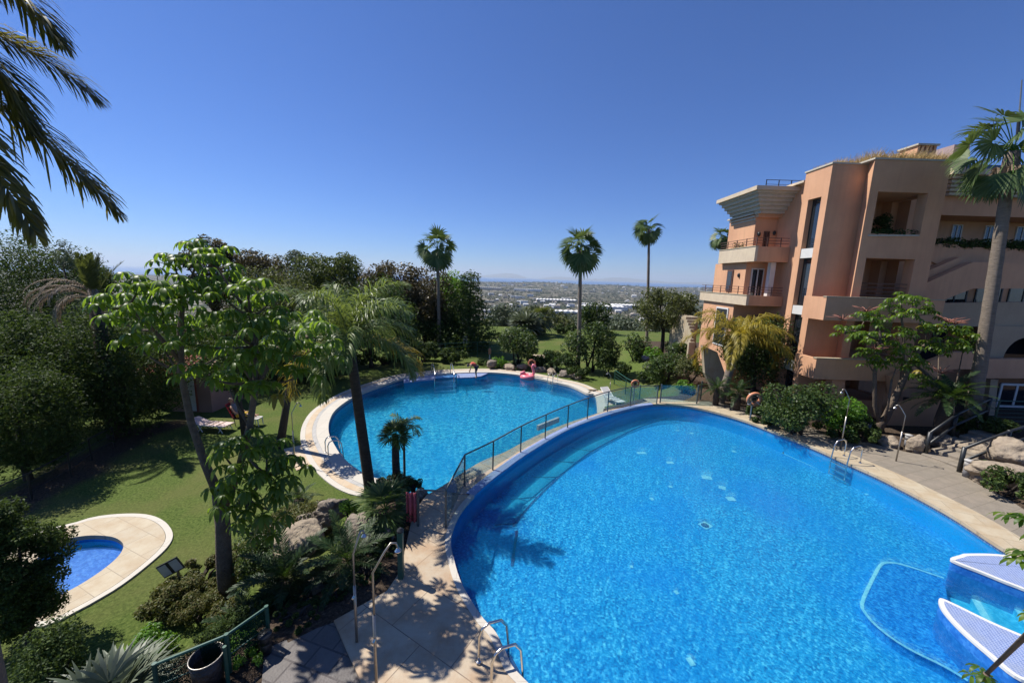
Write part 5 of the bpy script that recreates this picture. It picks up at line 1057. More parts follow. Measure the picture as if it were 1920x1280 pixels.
# ladders
def ladder(label, c, dirv, z0, depth=.55, h=.72, wd=.52, reach=.45, steps=3, group='steel pool ladders'):
    """c: point on the rim, dirv: unit vector towards the water"""
    t = thing('pool_ladder', label, 'ladder', (c[0], c[1], z0), group); d = Vector((dirv[0], dirv[1], 0)).normalized(); s = Vector((-d.y, d.x, 0)); C_ = Vector((c[0], c[1], z0))
    for k in (-1, 1):
        o = C_+s*(wd/2*k); pts = [o-d*reach, o-d*reach+Vector((0, 0, h*.72)), o-d*(reach-.06)+Vector((0, 0, h*.92)), o-d*(reach-.18)+Vector((0, 0, h)), o-d*.02+Vector((0, 0, h*.93)), o+d*.10+Vector((0, 0, h*.70)), o+d*.16+Vector((0, 0, 0)), o+d*.16+Vector((0, 0, -depth-.2))]
        cv = []
        for i in range(len(pts)-1):
            for q in range(3): cv.append(pts[i].lerp(pts[i+1], q/3))
        cv.append(pts[-1]); MB().tube(cv, .024, 9).build('handrail', M['chrome'], t, True)
        MB().lathe([(.055, 0), (.05, .02), (.025, .035)], tuple(o-d*reach), 12).build('floor_flange', M['chrome'], t)
    for k in range(steps):
        q = C_+d*.16+Vector((0, 0, -.2-.25*k)); ang = math.atan2(s.y, s.x); MB().obox(tuple(q), wd, .09, .03, ang).build('tread', M['chrome'], t)
    return t
cc = BIG
def rimdir(p):
    i = np.argmin(np.hypot(BIG[:, 0]-p[0], BIG[:, 1]-p[1])); T = BIG[(i+1) % len(BIG)]-BIG[i-1]; T /= np.linalg.norm(T); return BIG[i], (-T[1], T[0])
p, dv = rimdir(on(937, 1258)); ladder('nearest steel pool ladder on the left deck', p, dv, .015)
p, dv = rimdir(on(1570, 860)); ladder('steel ladder on the right rim of the big pool', p, dv, .015, wd=.62)
def rims(p):
    i = np.argmin(np.hypot(SEC[:, 0]-p[0], SEC[:, 1]-p[1])); T = SEC[(i+1) % len(SEC)]-SEC[i-1]; T /= np.linalg.norm(T); return SEC[i], (-T[1], T[0])
p, dv = rims(on(629, 848, ZL)); ladder('steel ladder on the pale curved rim of the second pool', p, dv, ZL+.03)
p, dv = rims(on(1032, 716, ZL)); ladder('small ladder at the far rim beside the pink float', p, dv, ZL+.03, h=.6)
# showers
def shower(label, px, py, ptop, z, lean=(.35, .12), group='tall steel garden showers', h=None):
    b = on(px, py, z); top = D(ptop[0], ptop[1], b[1]); h = h or float(top[2]-z); t = thing('shower', label, 'shower', b, group); l = Vector((lean[0], lean[1], 0)); B_ = Vector(b)
    MB().tube([B_, B_+Vector((0, 0, h*.55))], .026, 10).build('post', M['dullsteel'], t, True)
    MB().tube([B_+Vector((0, 0, h*.548)), B_+Vector((0, 0, h*.84)), B_+l*.45+Vector((0, 0, h*.95)), B_+l*.72+Vector((0, 0, h)), B_+l*.92+Vector((0, 0, h*.99)), B_+l+Vector((0, 0, h*.955))], .017, 10).build('pipe', M['dullsteel'], t, True)
    MB().lathe([(.02, .05), (.055, .0), (.05, -.015)], tuple(B_+l+Vector((0, 0, h*.935))), 12).build('shower_head', M['chrome'], t)
    MB().tube([B_+Vector((0, -.03, 1.0)), B_+Vector((0, -.10, 1.0))], .018, 8).build('tap', M['chrome'], t); return t
shower('garden shower left of its twin on the shaded slab', 669, 1202, (672, 1006), 0, (.12, .22))
shower('closest garden shower on the left deck slab', 706, 1292, (735, 1030), 0, (.34, .20))
shower('shower on the tan slab beside the second pool', 553, 868, (560, 756), ZL, (.30, .15))
shower('shower standing on the open stone paving at right', 1680, 864, (1692, 762), 0, (-.22, .25))
shower('shower half hidden behind the bushes and right ladder', 1576, 840, (1581, 730), 0, (-.3, .1))
shower('far shower post on the grass by the glass fence', 1143, 738, (1142, 706), ZL+.1, (-.25, .1), h=1.5)
# life rings on posts
def lifering(label, c, R, post_to, axis=(0, 1, .15), group='orange life rings on posts', col='orange'):
    t = thing('life_ring', label, 'life ring', (c[0], c[1], post_to), group); MB().torus(c, R, R*.27, axis).build('ring', M[col], t, True)
    for k in range(4):
        a = PI/4+k*PI/2; q = Vector(c)+Vector((math.cos(a), 0, math.sin(a)))*R; MB().torus(q, R*.275, R*.05, (-math.sin(a), 0, math.cos(a)), 14, 6).build('band', M['white'], t, True)
    MB().tube([(c[0], c[1]+.1, post_to-.1), (c[0], c[1]+.1, c[2]+R*.3)], .04, 8).build('post', M['dullsteel'], t); MB().box(c[0]-.1, c[0]+.1, c[1]-.02, c[1]+.09, c[2]-.1, c[2]+.1).build('bracket', M['black'], t)
b = on(1411, 790); c = D(1414, 748, b[1]); lifering('large orange life ring among the bushes right of the big pool', tuple(c), .30, -.05)
b = on(996, 696, ZL); c = D(997, 680, b[1]); lifering('life ring standing behind the pink float', tuple(c), .28, ZL)
b = on(1190, 742, ZL+.3); c = D(1191, 719, 24.0); lifering('small life ring by the green railing beyond the glass fence', tuple(c), .22, ZL)
b = on(918, 674, ZL); t = thing('hydrant_post', 'little red marker post on a stone left of the far shrubs', 'post', b); MB().tube([(b[0], b[1], ZL-.05), (b[0], b[1], ZL+.75)], .05, 8).build('post', M['white'], t); MB().lathe([(.06, 0), (.13, .08), (.14, .5), (.05, .62)], (b[0], b[1], ZL+.5), 12).build('marker', M['orange'], t)
# handrails of the far steps
for (x, lab) in ((815, 'left steel grab rail at the far pool steps'), (851, 'right steel grab rail at the far pool steps')):
    a = on(x, 716, ZL); t = thing('grab_rail', lab, 'handrail', a, 'grab rails at the far steps'); f = on(x-3, 703, ZL)
    MB().tube([(a[0], a[1]-.1, ZL-.7), (a[0], a[1], ZL+.35), (a[0]-.02, a[1]+.25, ZL+.62), (f[0], f[1]+.1, ZL+.80), (f[0]-.12, f[1]+.35, ZL+.92), (f[0]-.22, f[1]+.5, ZL+.80), (f[0]-.22, f[1]+.5, ZL)], .035, 8).build('rail', M['chrome'], t, True)
# flamingo float
def flamingo():
    c = on(990, 709, ZL-.14); t = thing('flamingo_float', 'pink inflatable flamingo drifting at the far rim of the second pool', 'pool float', c); k = .48
    o = MB().torus((c[0]-.05, c[1], c[2]+.12), k*.80, .23, (0, 0, 1), 28, 12).build('ring', M['flamingo'], t, True)
    MB().tube([(c[0]-.62, c[1], c[2]+.2), (c[0]-.55, c[1], c[2]+.42), (c[0]-.35, c[1], c[2]+.5), (c[0]-.2, c[1], c[2]+.3)], [.05, .14, .16, .05], 10).build('tail', M['flamingo'], t, True)
    MB().tube([(c[0]+.30, c[1], c[2]+.15), (c[0]+.46, c[1], c[2]+.45), (c[0]+.40, c[1], c[2]+.78), (c[0]+.30, c[1], c[2]+.98), (c[0]+.38, c[1], c[2]+1.12), (c[0]+.52, c[1], c[2]+1.08), (c[0]+.60, c[1], c[2]+.98)], [.13, .11, .10, .10, .125, .11, .05], 12).build('neck', M['flamingo'], t, True)
    MB().tube([(c[0]+.575, c[1], c[2]+1.0), (c[0]+.63, c[1], c[2]+.92), (c[0]+.60, c[1], c[2]+.84)], [.055, .045, .02], 10).build('beak', M['black'], t, True)
flamingo()
# loungers
def lounger(label, c, rz, mt, tex=None, back=.45, group='reclining sun loungers'):
    t = thing('sun_lounger', label, 'sun lounger', c, group); ca, sa = math.cos(rz), math.sin(rz)
    def X_(u, v, z): return (c[0]+u*ca-v*sa, c[1]+u*sa+v*ca, c[2]+z)
    q = MB()
    for v in (-.3, .3): q.tube([X_(-.95, v, .34+back*.45), X_(-.35, v, .34), X_(.95, v, .34)], .022, 6)
    q.build('frame', M['plastic'], t, True)
    for (u, v) in ((-.45, -.3), (-.45, .3), (.6, -.3), (.6, .3)): MB().tube([X_(u, v, .34), X_(u+.22, v, 0)], .02, 6).build('leg', M['plastic'], t); MB().tube([X_(u+.22, v, .34), X_(u, v, .02)], .018, 6).build('leg', M['plastic'], t)
    q = MB(); q.add([X_(-.37, -.29, .36), X_(.95, -.29, .36), X_(.95, .29, .36), X_(-.37, .29, .36)], [(0, 1, 2, 3)]); o = q.build('seat', mt, t); o.modifiers.new('s', 'SOLIDIFY').thickness = .03
    q = MB(); q.add([X_(-.97, -.29, .36+back*.47), X_(-.38, -.29, .362), X_(-.38, .29, .362), X_(-.97, .29, .36+back*.47)], [(0, 1, 2, 3)]); o = q.build('backrest', mt, t); o.modifiers.new('s', 'SOLIDIFY').thickness = .03
    for u in (-.1, .2, .5): q = MB(); q.box(0, 0, 0, 0, 0, 0); MB().obox(X_(u, 0, .38), .04, .57, .012, rz).build('slat', M['tan_slab'] if mt is not M['plastic'] else M['dullsteel'], t)
    return t
c = on(398, 806, ZL); lounger('empty pale pink sun lounger on the shady lawn', c, -.08, mat('pinkish_sling', (.62, .48, .44), (.55, .42, .39), 6, .8))
c = on(1148, 755, ZL+.03); lounger('white plastic lounger at the far corner between the pools', c, -1.15, M['plastic'], back=1.0)
# people
def skin_figure(name, joints, edges, radii, mt, parent, root=0):
    me = bpy.data.meshes.new(name); me.from_pydata([tuple(Vector(j)-Vector(parent.location)) for j in joints], edges, []); o = bpy.data.objects.new(name, me); COL.objects.link(o); o.parent = parent
    s = o.modifiers.new('k', 'SKIN'); s.use_smooth_shade = True
    for i, r in enumerate(radii): me.skin_vertices[0].data[i].radius = (r, r); me.skin_vertices[0].data[i].use_root = (i == root)
    ss = o.modifiers.new('s', 'SUBSURF'); ss.levels = 2; ss.render_levels = 2; me.materials.append(mt); return o
def head(parent, c, r, face, hair='hair'):
    f = Vector(face).normalized(); mb = MB(); c = Vector(c)
    mb.lathe([(.01, -1.25*r), (.5*r, -1.12*r), (.8*r, -.6*r), (.95*r, 0), (.9*r, .55*r), (.55*r, 1.0*r), (.05*r, 1.18*r)], tuple(c), 14); s = f.cross(Vector((0, 0, 1)))
    if s.length < .1: s = Vector((1, 0, 0))
    s.normalize(); u = s.cross(f)
    h = mb.build('head', M['skin'], parent, True)
    MB().tube([c+f*.85*r+u*.12*r, c+f*1.2*r-u*.18*r, c+f*.92*r-u*.3*r], [.1*r, .16*r, .1*r], 6).build('nose', M['skin'], h, True)
    for k in (-1, 1):
        MB().lathe([(.02*r, -.1*r), (.13*r, 0), (.02*r, .1*r)], tuple(c+f*.86*r+s*.34*r*k+u*.1*r), 8).build('eye', M['black'], h); MB().lathe([(.03*r, -.26*r), (.16*r, 0), (.05*r, .26*r)], tuple(c+s*.95*r*k), 8).build('ear', M['skin'], h)
    MB().obox(tuple(c+f*.88*r-u*.55*r), .4*r, .1*r, .09*r, math.atan2(s.y, s.x)).build('mouth', M['pinkcloth'], h)
    mb = MB(); q = c-f*.18*r+u*.18*r; mb.lathe([(.3*r, -.75*r), (.98*r, -.35*r), (1.06*r, .25*r), (.75*r, .9*r), (.1*r, 1.2*r)], tuple(q), 14); mb.build('hair', M[hair], h, True)
def hand(parent, c, d, r=.018, side=1):
    d = Vector(d).normalized(); s = d.cross(Vector((0, 1, .2))).normalized(); n = s.cross(d)
    J = [Vector(c), Vector(c)+d*.05, Vector(c)+d*.09]; E_ = [(0, 1), (1, 2)]; R_ = [.026, .034, .032]
    for k, (o, l) in enumerate(((-.03, .065), (-.010, .078), (.010, .074), (.03, .058))): b = len(J); J += [J[2]+s*o+d*.01, J[2]+s*o*1.2+d*(l*.55)+n*.012, J[2]+s*o*1.2+d*l*.95+n*.035]; E_ += [(2, b), (b, b+1), (b+1, b+2)]; R_ += [.010, .009, .007]
    b = len(J); J += [J[1]+s*.04*side+d*.02, J[1]+s*.065*side+d*.055]; E_ += [(1, b), (b, b+1)]; R_ += [.012, .009]
    skin_figure('hand', J, E_, R_, M['skin'], parent)
def bather():
    b = on(892, 708, ZL-.04); t = thing('person', 'person in coral top and dark shorts bending down on the far pool steps', 'person', b); X0, Y0, Z0 = b
    p = lambda x, y, z: (X0+x, Y0+y, Z0+z)
    J = [p(.05, 0, .86), p(-.12, 0, 1.06), p(-.34, 0, 1.12), p(-.46, 0, 1.08), p(-.54, -.02, 1.02), p(.06, -.1, .84), p(.02, -.12, .46), p(.08, -.12, .06), p(-.04, -.12, .03), p(.06, .1, .84), p(-.04, .12, .46), p(.04, .12, .06), p(-.08, .12, .03), p(-.36, -.18, 1.06), p(-.40, -.2, .80), p(-.46, -.2, .56), p(-.36, .18, 1.06), p(-.42, .2, .80), p(-.50, .18, .58)]
    E_ = [(0, 1), (1, 2), (2, 3), (3, 4), (0, 5), (5, 6), (6, 7), (7, 8), (0, 9), (9, 10), (10, 11), (11, 12), (2, 13), (13, 14), (14, 15), (2, 16), (16, 17), (17, 18)]
    skin_figure('body', J, E_, [.13, .12, .13, .06, .055, .10, .065, .045, .035, .10, .065, .045, .035, .06, .043, .032, .06, .043, .032], M['skin'], t)
    MB().tube([p(-.02, 0, .96), p(-.12, 0, 1.065), p(-.26, 0, 1.12), p(-.40, 0, 1.115)], [.165, .165, .175, .13], 14).build('top', M['coral'], t, True)
    MB().tube([p(.09, 0, .80), p(.05, 0, .88), p(-.03, 0, .98)], [.20, .195, .165], 14).build('shorts', M['navy'], t, True)
    for s in (-1, 1): MB().tube([p(.06, .1*s, .86), p(.03, .115*s, .60)], [.115, .095], 12).build('shorts_leg', M['navy'], t, True)
    head(t, p(-.62, -.02, .99), .10, (-.6, 0, -.8)); hand(t, p(-.46, -.2, .56), (-.2, 0, -1)); hand(t, p(-.50, .18, .58), (-.25, 0, -1), side=-1)
bather()
def sunbather():
    b = on(446, 800, ZL); X0, Y0, Z0 = b; p = lambda x, y, z: (X0+x, Y0+y, Z0+z)
    c = thing('folding_chair', 'dark reclining garden chair with red striped towel under the trees', 'chair', b)
    MB().obox(p(.05, .3, .40), .62, .5, .05, 0).build('seat', M['black'], c); MB().obox(p(-.40, .3, .78), .06, .5, .85, 0, .45).build('backrest', M['red'], c)
    q = MB()
    for k in range(4): q.obox(p(-.38-.10*(k-1.5)*.9+.035, .3, .78+.19*(k-1.5)), .06, .505, .05, 0, .45)
    q.build('stripe', M['black'], c)
    for (u, v) in ((-.22, .08), (.3, .08), (-.22, .52), (.3, .52)): MB().tube([p(u, v, .4), p(u+.05, v, 0)], .018, 6).build('leg', M['black'], c)
    t = thing('person', 'person reclining in the red and black chair with feet on a white stool', 'person', p(0, .3, .42)); y = .3
    J = [p(-.08, y, .52), p(-.24, y, .80), p(-.36, y, 1.02), p(-.42, y, 1.14), p(-.44, y, 1.22), p(-.02, y-.1, .52), p(.42, y-.1, .62), p(.82, y-.1, .50), p(.86, y-.1, .60), p(-.02, y+.1, .52), p(.42, y+.12, .58), p(.80, y+.1, .49), p(.84, y+.1, .58), p(-.34, y-.2, .98), p(-.14, y-.26, .76), p(.08, y-.2, .66), p(-.34, y+.2, .98), p(-.14, y+.26, .76), p(.08, y+.2, .66)]
    E_ = [(0, 1), (1, 2), (2, 3), (3, 4), (0, 5), (5, 6), (6, 7), (7, 8), (0, 9), (9, 10), (10, 11), (11, 12), (2, 13), (13, 14), (14, 15), (2, 16), (16, 17), (17, 18)]
    skin_figure('body', J, E_, [.14, .13, .14, .06, .055, .10, .065, .045, .035, .10, .065, .045, .035, .06, .043, .032, .06, .043, .032], M['skin'], t)
    MB().tube([p(-.10, y, .56), p(-.22, y, .78), p(-.35, y, 1.0), p(-.40, y, 1.08)], [.18, .18, .19, .12], 14).build('shirt', M['greycloth'], t, True)
    for s in (-1, 1): MB().tube([p(-.12, y+.1*s, .53), p(.14, y+.1*s, .56), p(.38, y+.105*s, .61)], [.125, .11, .095], 12).build('shorts', M['yellow'], t, True)
    head(t, p(-.46, y, 1.30), .105, (.9, -.3, .3)); hand(t, p(.08, y-.2, .66), (1, 0, -.2)); hand(t, p(.08, y+.2, .66), (1, 0, -.2), side=-1)
    s = thing('stool', 'small white plastic stool under the feet of the reclining person', 'stool', p(.78, .3, 0)); MB().box(X0+.56, X0+1.0, Y0+.08, Y0+.52, Z0+.38, Z0+.42).build('seat', M['plastic'], s, False, .01)
    for u in (.6, .96):
        for v in (.12, .48): MB().tube([p(u, v, .38), p(u+(.03 if u > .8 else -.03), v, 0)], [.03, .02], 6).build('leg', M['plastic'], s)
sunbather()
# shed
c = D(345, 760, 20.5); x0 = D(322, 760, 20.5)[0]; x1 = D(397, 760, 20.5)[0]; z1 = D(360, 690, 20.5)[2]
sh = thing('garden_shed', 'small pink rendered shed with white door and red tiled roof', 'shed', (float(x0), 20.5, ZL)); PK = mat('pink_render', (.34, .20, .16), (.29, .17, .135), 2, .9)
MB().box(x0, x1, 20.5, 23.0, ZL-.1, z1).build('wall', PK, sh)
xd0 = D(347, 760, 20.46)[0]; xd1 = D(368, 760, 20.46)[0]; do = MB().box(xd0, xd1, 20.44, 20.495, ZL+.06, ZL+2.05).build('door', M['white'], sh); MB().tube([(xd0+.1, 20.40, ZL+1.05), (xd0+.22, 20.40, ZL+1.05)], .02, 6).build('handle', M['black'], do)
MB().box(xd1+.002, xd1+.1, 20.46, 20.497, ZL, ZL+2.1).build('door_frame', M['tile_roof'], sh)
xl = D(268, 760, 20.5)[0]; rf = MB().prism_x([(20.0, z1-.25), (21.6, z1+.42), (23.3, z1-.1), (23.3, z1-.18), (21.6, z1+.34), (20.0, z1-.33)], xl, x1-1.1).build('roof', M['tile_roof'], sh)
for k in range(26): MB().tube([(xl+.12+k*.145, 19.98, z1-.235), (xl+.12+k*.145, 21.6, z1+.44)], .055, 6).build('roof_tile', M['tile_roof'], rf) if xl+.12+k*.145 < x1-1.15 else None
MB().box(xl+.2, x0-.002, 20.9, 23, ZL-.1, z1-.35).build('lean_to', PK, sh)
# notice boards
def board(label, c, w, h, rz, post, tilt=0, split=False):
    t = thing('notice_board', label, 'sign', post); bx = MB().obox(c, w, .04, h, rz, tilt).build('frame', M['black'], t)
    n = Vector((math.sin(rz), -math.cos(rz), 0))*.026; s = Vector((math.cos(rz), math.sin(rz), 0))
    for k in ((-1, 1) if split else (0,)):
        ww = (w*.5-.05) if split else w-.06; dz = math.tan(tilt)*w*.25*k; q = Vector(c)+n+s*(w*.25*k); MB().obox((q.x, q.y, q.z+dz), ww, .008, h-.06, rz, tilt).build('panel', M['signface'], t)
    MB().tube([post, (post[0], post[1], c[2])], .03, 8).build('post', M['dullsteel'], t); return t
g = on(335, 1100, ZL+.1); c = D(320, 1063, g[1]-.05); board('two panel grey notice board tilted over the ground cover', tuple(c), .46, .36, .35, (float(c[0])+.12, float(g[1]), ZL), .42, True)
g = on(872, 662, ZL); c = D(872, 637, g[1]); board('single pale notice board under the dark cypress', tuple(c), .5, .82, 0, (float(c[0]), float(g[1])+.05, ZL))
# wire fences
def wirefence(label, pts, h, wires, pm='black', net=None, z=None):
    t = thing('wire_fence', label, 'fence', (pts[0][0], pts[0][1], pts[0][2])); 
    for p in pts: MB().tube([(p[0], p[1], p[2]-.1), (p[0], p[1], p[2]+h)], .035, 8).build('post', M[pm], t)
    for k in range(wires):
        zz = h*(k+1)/wires-.03; MB().tube([(p[0], p[1], p[2]+zz) for p in pts], .012 if k < wires-1 else .025, 6).build('wire' if k < wires-1 else 'top_rail', M[pm], t)
    if net:
        q = MB(); 
        for a, b in zip(pts, pts[1:]): q.add([(a[0], a[1], a[2]), (b[0], b[1], b[2]), (b[0], b[1], b[2]+h-.03), (a[0], a[1], a[2]+h-.03)], [(0, 1, 2, 3)])
        q.build('netting', net, t)
    return t
def netmat():
    m, nt, out = newmat('green_netting'); L = nt.links; v = N(nt, 'ShaderNodeTexNoise'); v.inputs['Scale'].default_value = 70; L.new(pos(nt), v.inputs['Vector']); r = ramp(nt, v.outputs['Fac'], [(.54, (0, 0, 0)), (.58, (1, 1, 1))])
    d = N(nt, 'ShaderNodeBsdfDiffuse'); d.inputs[0].default_value = (.008, .035, .022, 1); tr = N(nt, 'ShaderNodeBsdfTransparent'); mx = N(nt, 'ShaderNodeMixShader'); L.new(r, mx.inputs[0]); L.new(tr.outputs[0], mx.inputs[2]); L.new(d.outputs[0], mx.inputs[1]); L.new(mx.outputs[0], out.inputs[0]); return m
a = on(134, 892, ZL); wirefence('low wire fence with dark posts under the left junipers', [on(-40, 985, ZL), on(60, 935, ZL), a, on(172, 862, ZL), on(215, 838, ZL)], .95, 3)
wirefence('dark green netted fence climbing past the waste bin', [tuple(ground(300, 1320)), tuple(ground(432, 1262)), tuple(ground(505, 1205))], .8, 2, 'green', netmat())
wirefence('thin green fence across the cypress on the far bank', [on(770, 676, ZL), on(835, 672, ZL), on(895, 668, ZL), on(945, 668, ZL)], 1.5, 4, 'green')
wirefence('green railing going down the bank beyond the glass fence', [(float(D(1152, 712, 29)[0]), 29, ZL), (float(D(1173, 730, 26.5)[0]), 26.5, ZL+.05), (float(D(1199, 745, 24.5)[0]), 24.5, ZL+.1)], 1.15, 5, 'green')
wirefence('dark green picket fence behind the foot of the thick palm', [(float(D(1825, 800, 17.8)[0]), 17.8, .1), (float(D(1862, 800, 17.8)[0]), 17.8, .1), (float(D(1935, 800, 17.8)[0]), 17.8, .1)], 1.6, 8, 'green')
# bins and bollard lights
def above(px, py, h):
    r = ray(px, py); ts = np.linspace(3, 30, 2700); P = O_[None]+r[None]*ts[:, None]; return P[np.argmax(P[:, 2] < tz(P[:, 0], P[:, 1])+h)]
g = above(387, 1229, .62); g = (float(g[0]), float(g[1]), tzs(g[0], g[1])); t = thing('waste_bin', 'round waste bin lined with a black bag beside the netted fence', 'bin', g)
MB().lathe([(.19, 0), (.215, .35), (.24, .62), (.225, .62), (.20, .35), (.17, .05), (.0, .04)], g, 22).build('bag', M['bin'], t, True); MB().torus((g[0], g[1], g[2]+.62), .235, .012, (0, 0, 1), 26, 6).build('rim', M['dullsteel'], t, True); MB().tube([(g[0]+.27, g[1]+.05, g[2]-.1), (g[0]+.27, g[1]+.05, g[2]+.75)], .03, 8).build('post', M['green'], t)
g = on(1616, 828); t = thing('waste_bin', 'black litter bin on a post under the slim tree trunks', 'bin', g); MB().lathe([(.19, .35), (.22, .9), (.20, .9), (.17, .4), (0, .38)], g, 18).build('bin_body', M['black'], t, True); MB().tube([g, (g[0], g[1], .5)], .04, 8).build('post', M['black'], t)
def bollard(label, g, h=.62, r=.12, c1='towngrey', c2='grey_slab'):
    t = thing('bollard_light', label, 'lamp', g, 'short bollard lights'); MB().lathe([(r*.85, 0), (r*.9, h*.55), (r*.85, h*.56)], g, 16).build('base', M[c1], t, True); MB().lathe([(r*.95, 0), (r, h*.28), (r*.9, h*.30)], (g[0], g[1], g[2]+h*.56), 16).build('lamp_housing', M[c2], t, True); MB().lathe([(r*1.15, 0), (r*1.15, h*.07), (r*.3, h*.11)], (g[0], g[1], g[2]+h*.86), 16).build('cap', M[c2], t, True)
bollard('stubby bollard light by the shower on the stone paving', on(1700, 838)); bollard('stubby bollard light at the foot of the black railing', on(1811, 893), .7)
g = ground(500, 1225); bollard('dark bollard light in the shade at the deck corner', (float(g[0]), float(g[1]), float(g[2])), .45, .10, 'black', 'black')
# black railing pair up the garden path on the right
def railing(label, P, hgt=1.0, r=.07):
    t = thing('path_railing', label, 'railing', P[0], 'dark railings up the garden path')
    for p in P: MB().tube([(p[0], p[1], p[2]-.1), (p[0], p[1], p[2]+hgt)], r, 9).build('post', M['black'], t, True)
    for z in (.95, .42): MB().tube([(p[0], p[1], p[2]+hgt*z) for p in P], r*.72, 9).build('rail', M['black'], t, True)
a = on(1735, 852); railing('dark path railing whose first post stands by the far side of the path', [a, (a[0]+2.0, a[1]+.9, .55), (a[0]+4.2, a[1]+1.6, 1.1)])
a = on(1798, 884); railing('dark path railing nearer to the pool with long rising rails', [a, (a[0]+2.0, a[1]+.35, .6), (a[0]+4.4, a[1]+.6, 1.3)])
q = MB(); a = on(1765, 866)
PT = thing('garden_steps', 'rough stone steps between the two dark railings', 'steps', a)
for k in range(6): MB().obox((a[0]+.35+.62*k, a[1]+.2+.22*k, -.1+.13*k), .7, 1.15, .34, .3).build('step', M['paving'], PT, False, .03)
# ================================================================== ROCKS
def rock(label, c, s, mt='rock', seed=0, group='boulders in the planting beds', rough=.35):
    import bmesh
    bm = bmesh.new(); bmesh.ops.create_icosphere(bm, subdivisions=4, radius=1.0)
    for v in bm.verts:
        p = v.co*1.1+Vector((seed*7.3, seed*3.1, 0)); f = 1.08+rough*mnoise.noise(p)+rough*.5*mnoise.noise(p*2.3)-rough*.55*abs(mnoise.noise(p*3.1+Vector((5, 2, 9))))-rough*.30*abs(mnoise.noise(p*7.5))+rough*.14*mnoise.noise(p*14)
        v.co = Vector((v.co.x*s[0]*f, v.co.y*s[1]*f, v.co.z*s[2]*f))
    me = bpy.data.meshes.new('boulder'); bm.to_mesh(me); bm.free(); me.polygons.foreach_set('use_smooth', [True]*len(me.polygons)); me.materials.append(M[mt]); o = bpy.data.objects.new('boulder', me); COL.objects.link(o); o.location = c; o.rotation_euler = (0, 0, seed*1.3); tag(o, label, 'rock', group); return o
def rk(label, px, py, d, s, mt='rock', seed=0, rough=.35): p = D(px, py, d); rock(label, (float(p[0]), float(p[1]), float(p[2])), s, mt, seed, rough=rough)
rk('big tan boulder between the cycads', 562, 1015, 8.9, (.62, .5, .42), 'rock2', 1, .2)
rk('pitted grey lava boulder under the dwarf fan palm', 690, 1000, 9.2, (.75, .5, .42), 'rock', 2, .55)
rk('pitted grey rock at the foot of the queen palm', 628, 955, 10.6, (.55, .4, .32), 'rock', 3, .55)
rk('flat pale rock left of the tan boulder', 505, 1005, 9.4, (.4, .35, .22), 'rock2', 4)
rk('grey rock low on the bank facing the lawn', 590, 985, 10.2, (.6, .4, .3), 'rock', 5, .5)
rk('dark stone at the walkway corner by the gate', 790, 930, 11.2, (.22, .2, .22), 'rock', 6)
rk('pale broken stone behind the front showers', 605, 1110, 7.9, (.35, .3, .3), 'rock2', 7, .5)
rk('pale sunlit boulder at the right edge above the paving', 1900, 852, 13.4, (.75, .6, .55), 'rock2', 8, .3)
rk('long flat boulder below the pale sunlit one', 1895, 892, 12.6, (.95, .6, .38), 'rock2', 9, .3)
rk('low rock by the bollard at the black railing', 1850, 898, 13.1, (.6, .4, .28), 'rock2', 10)
rk('round rock at the foot of the red flowered tree', 1665, 832, 16.2, (.4, .35, .35), 'rock2', 11)
rk('standing rock beside the first railing post', 1720, 835, 15.5, (.32, .3, .42), 'rock2', 12)
rk('shaded rock behind the steps of the garden path', 1770, 828, 16.2, (.7, .5, .35), 'rock', 13)
rk('small rock between the two railings', 1830, 845, 15.0, (.5, .4, .3), 'rock2', 14)
for i, (px, py, d, s, l) in enumerate([(922, 682, 33, .55, 'left end rock of the far pool bank'), (955, 690, 32.8, .6, 'pale rock in the far bank below the leafy shrub'), (1012, 695, 32.4, .6, 'dark rock behind the flamingo float'), (1035, 700, 31.8, .6, 'pale rock right of the flamingo float'), (1062, 703, 31, .62, 'round rock before the largest shrub'), (1082, 706, 30.4, .5, 'pinkish rock at the right end of the far bank'), (1222, 690, 29, .5, 'pale upright stone at the grass path'), (1240, 700, 28, .5, 'pale stone under the fine leaved shrub'), (1210, 672, 32, .4, 'pink stone beside the grass path'), (978, 688, 33, .45, 'brown rock under the leafy shrub')]):
    rk(l, px, py, d, (s, s*.7, s*.62), 'rock2' if i % 2 else 'rock', 20+i, .4)
tp = MB().box(float(D(1000, 665, 37)[0]), float(D(1022, 665, 37)[0]), 36.5, 38, ZL-.05, ZL+.35).build('low_wall', M['tan_slab']); tag(tp, 'low tan stone bench on the far lawn edge', 'wall')
# ================================================================== TOWN
rng = np.random.default_rng(44)
def house_mesh(w, l, h, roof):
    q = MB(); q.box(-w/2, w/2, -l/2, l/2, -6, h)
    if roof: q.add([(-w/2-.5, -l/2-.5, h), (w/2+.5, -l/2-.5, h), (w/2+.5, l/2+.5, h), (-w/2-.5, l/2+.5, h), (-w/2+2, 0, h+roof), (w/2-2, 0, h+roof)], [(0, 1, 5, 4), (2, 3, 4, 5), (1, 2, 5), (3, 0, 4)])
    else: q.box(-w/2-.4, w/2+.4, -l/2-.4, l/2+.4, h+.01, h+.9)
    return q
protos = [house_mesh(16, 12, 7, 3).build('town_house', M['townwhite']), house_mesh(24, 14, 11, 0).build('town_house', M['towntan']), house_mesh(14, 12, 8, 4).build('town_house', M['towntan']), house_mesh(40, 16, 16, 0).build('town_house', M['townwhite']), house_mesh(60, 40, 8, 0).build('town_house', M['towngrey']), house_mesh(30, 18, 9, 4).build('town_house', M['townwhite'])]
used = set()
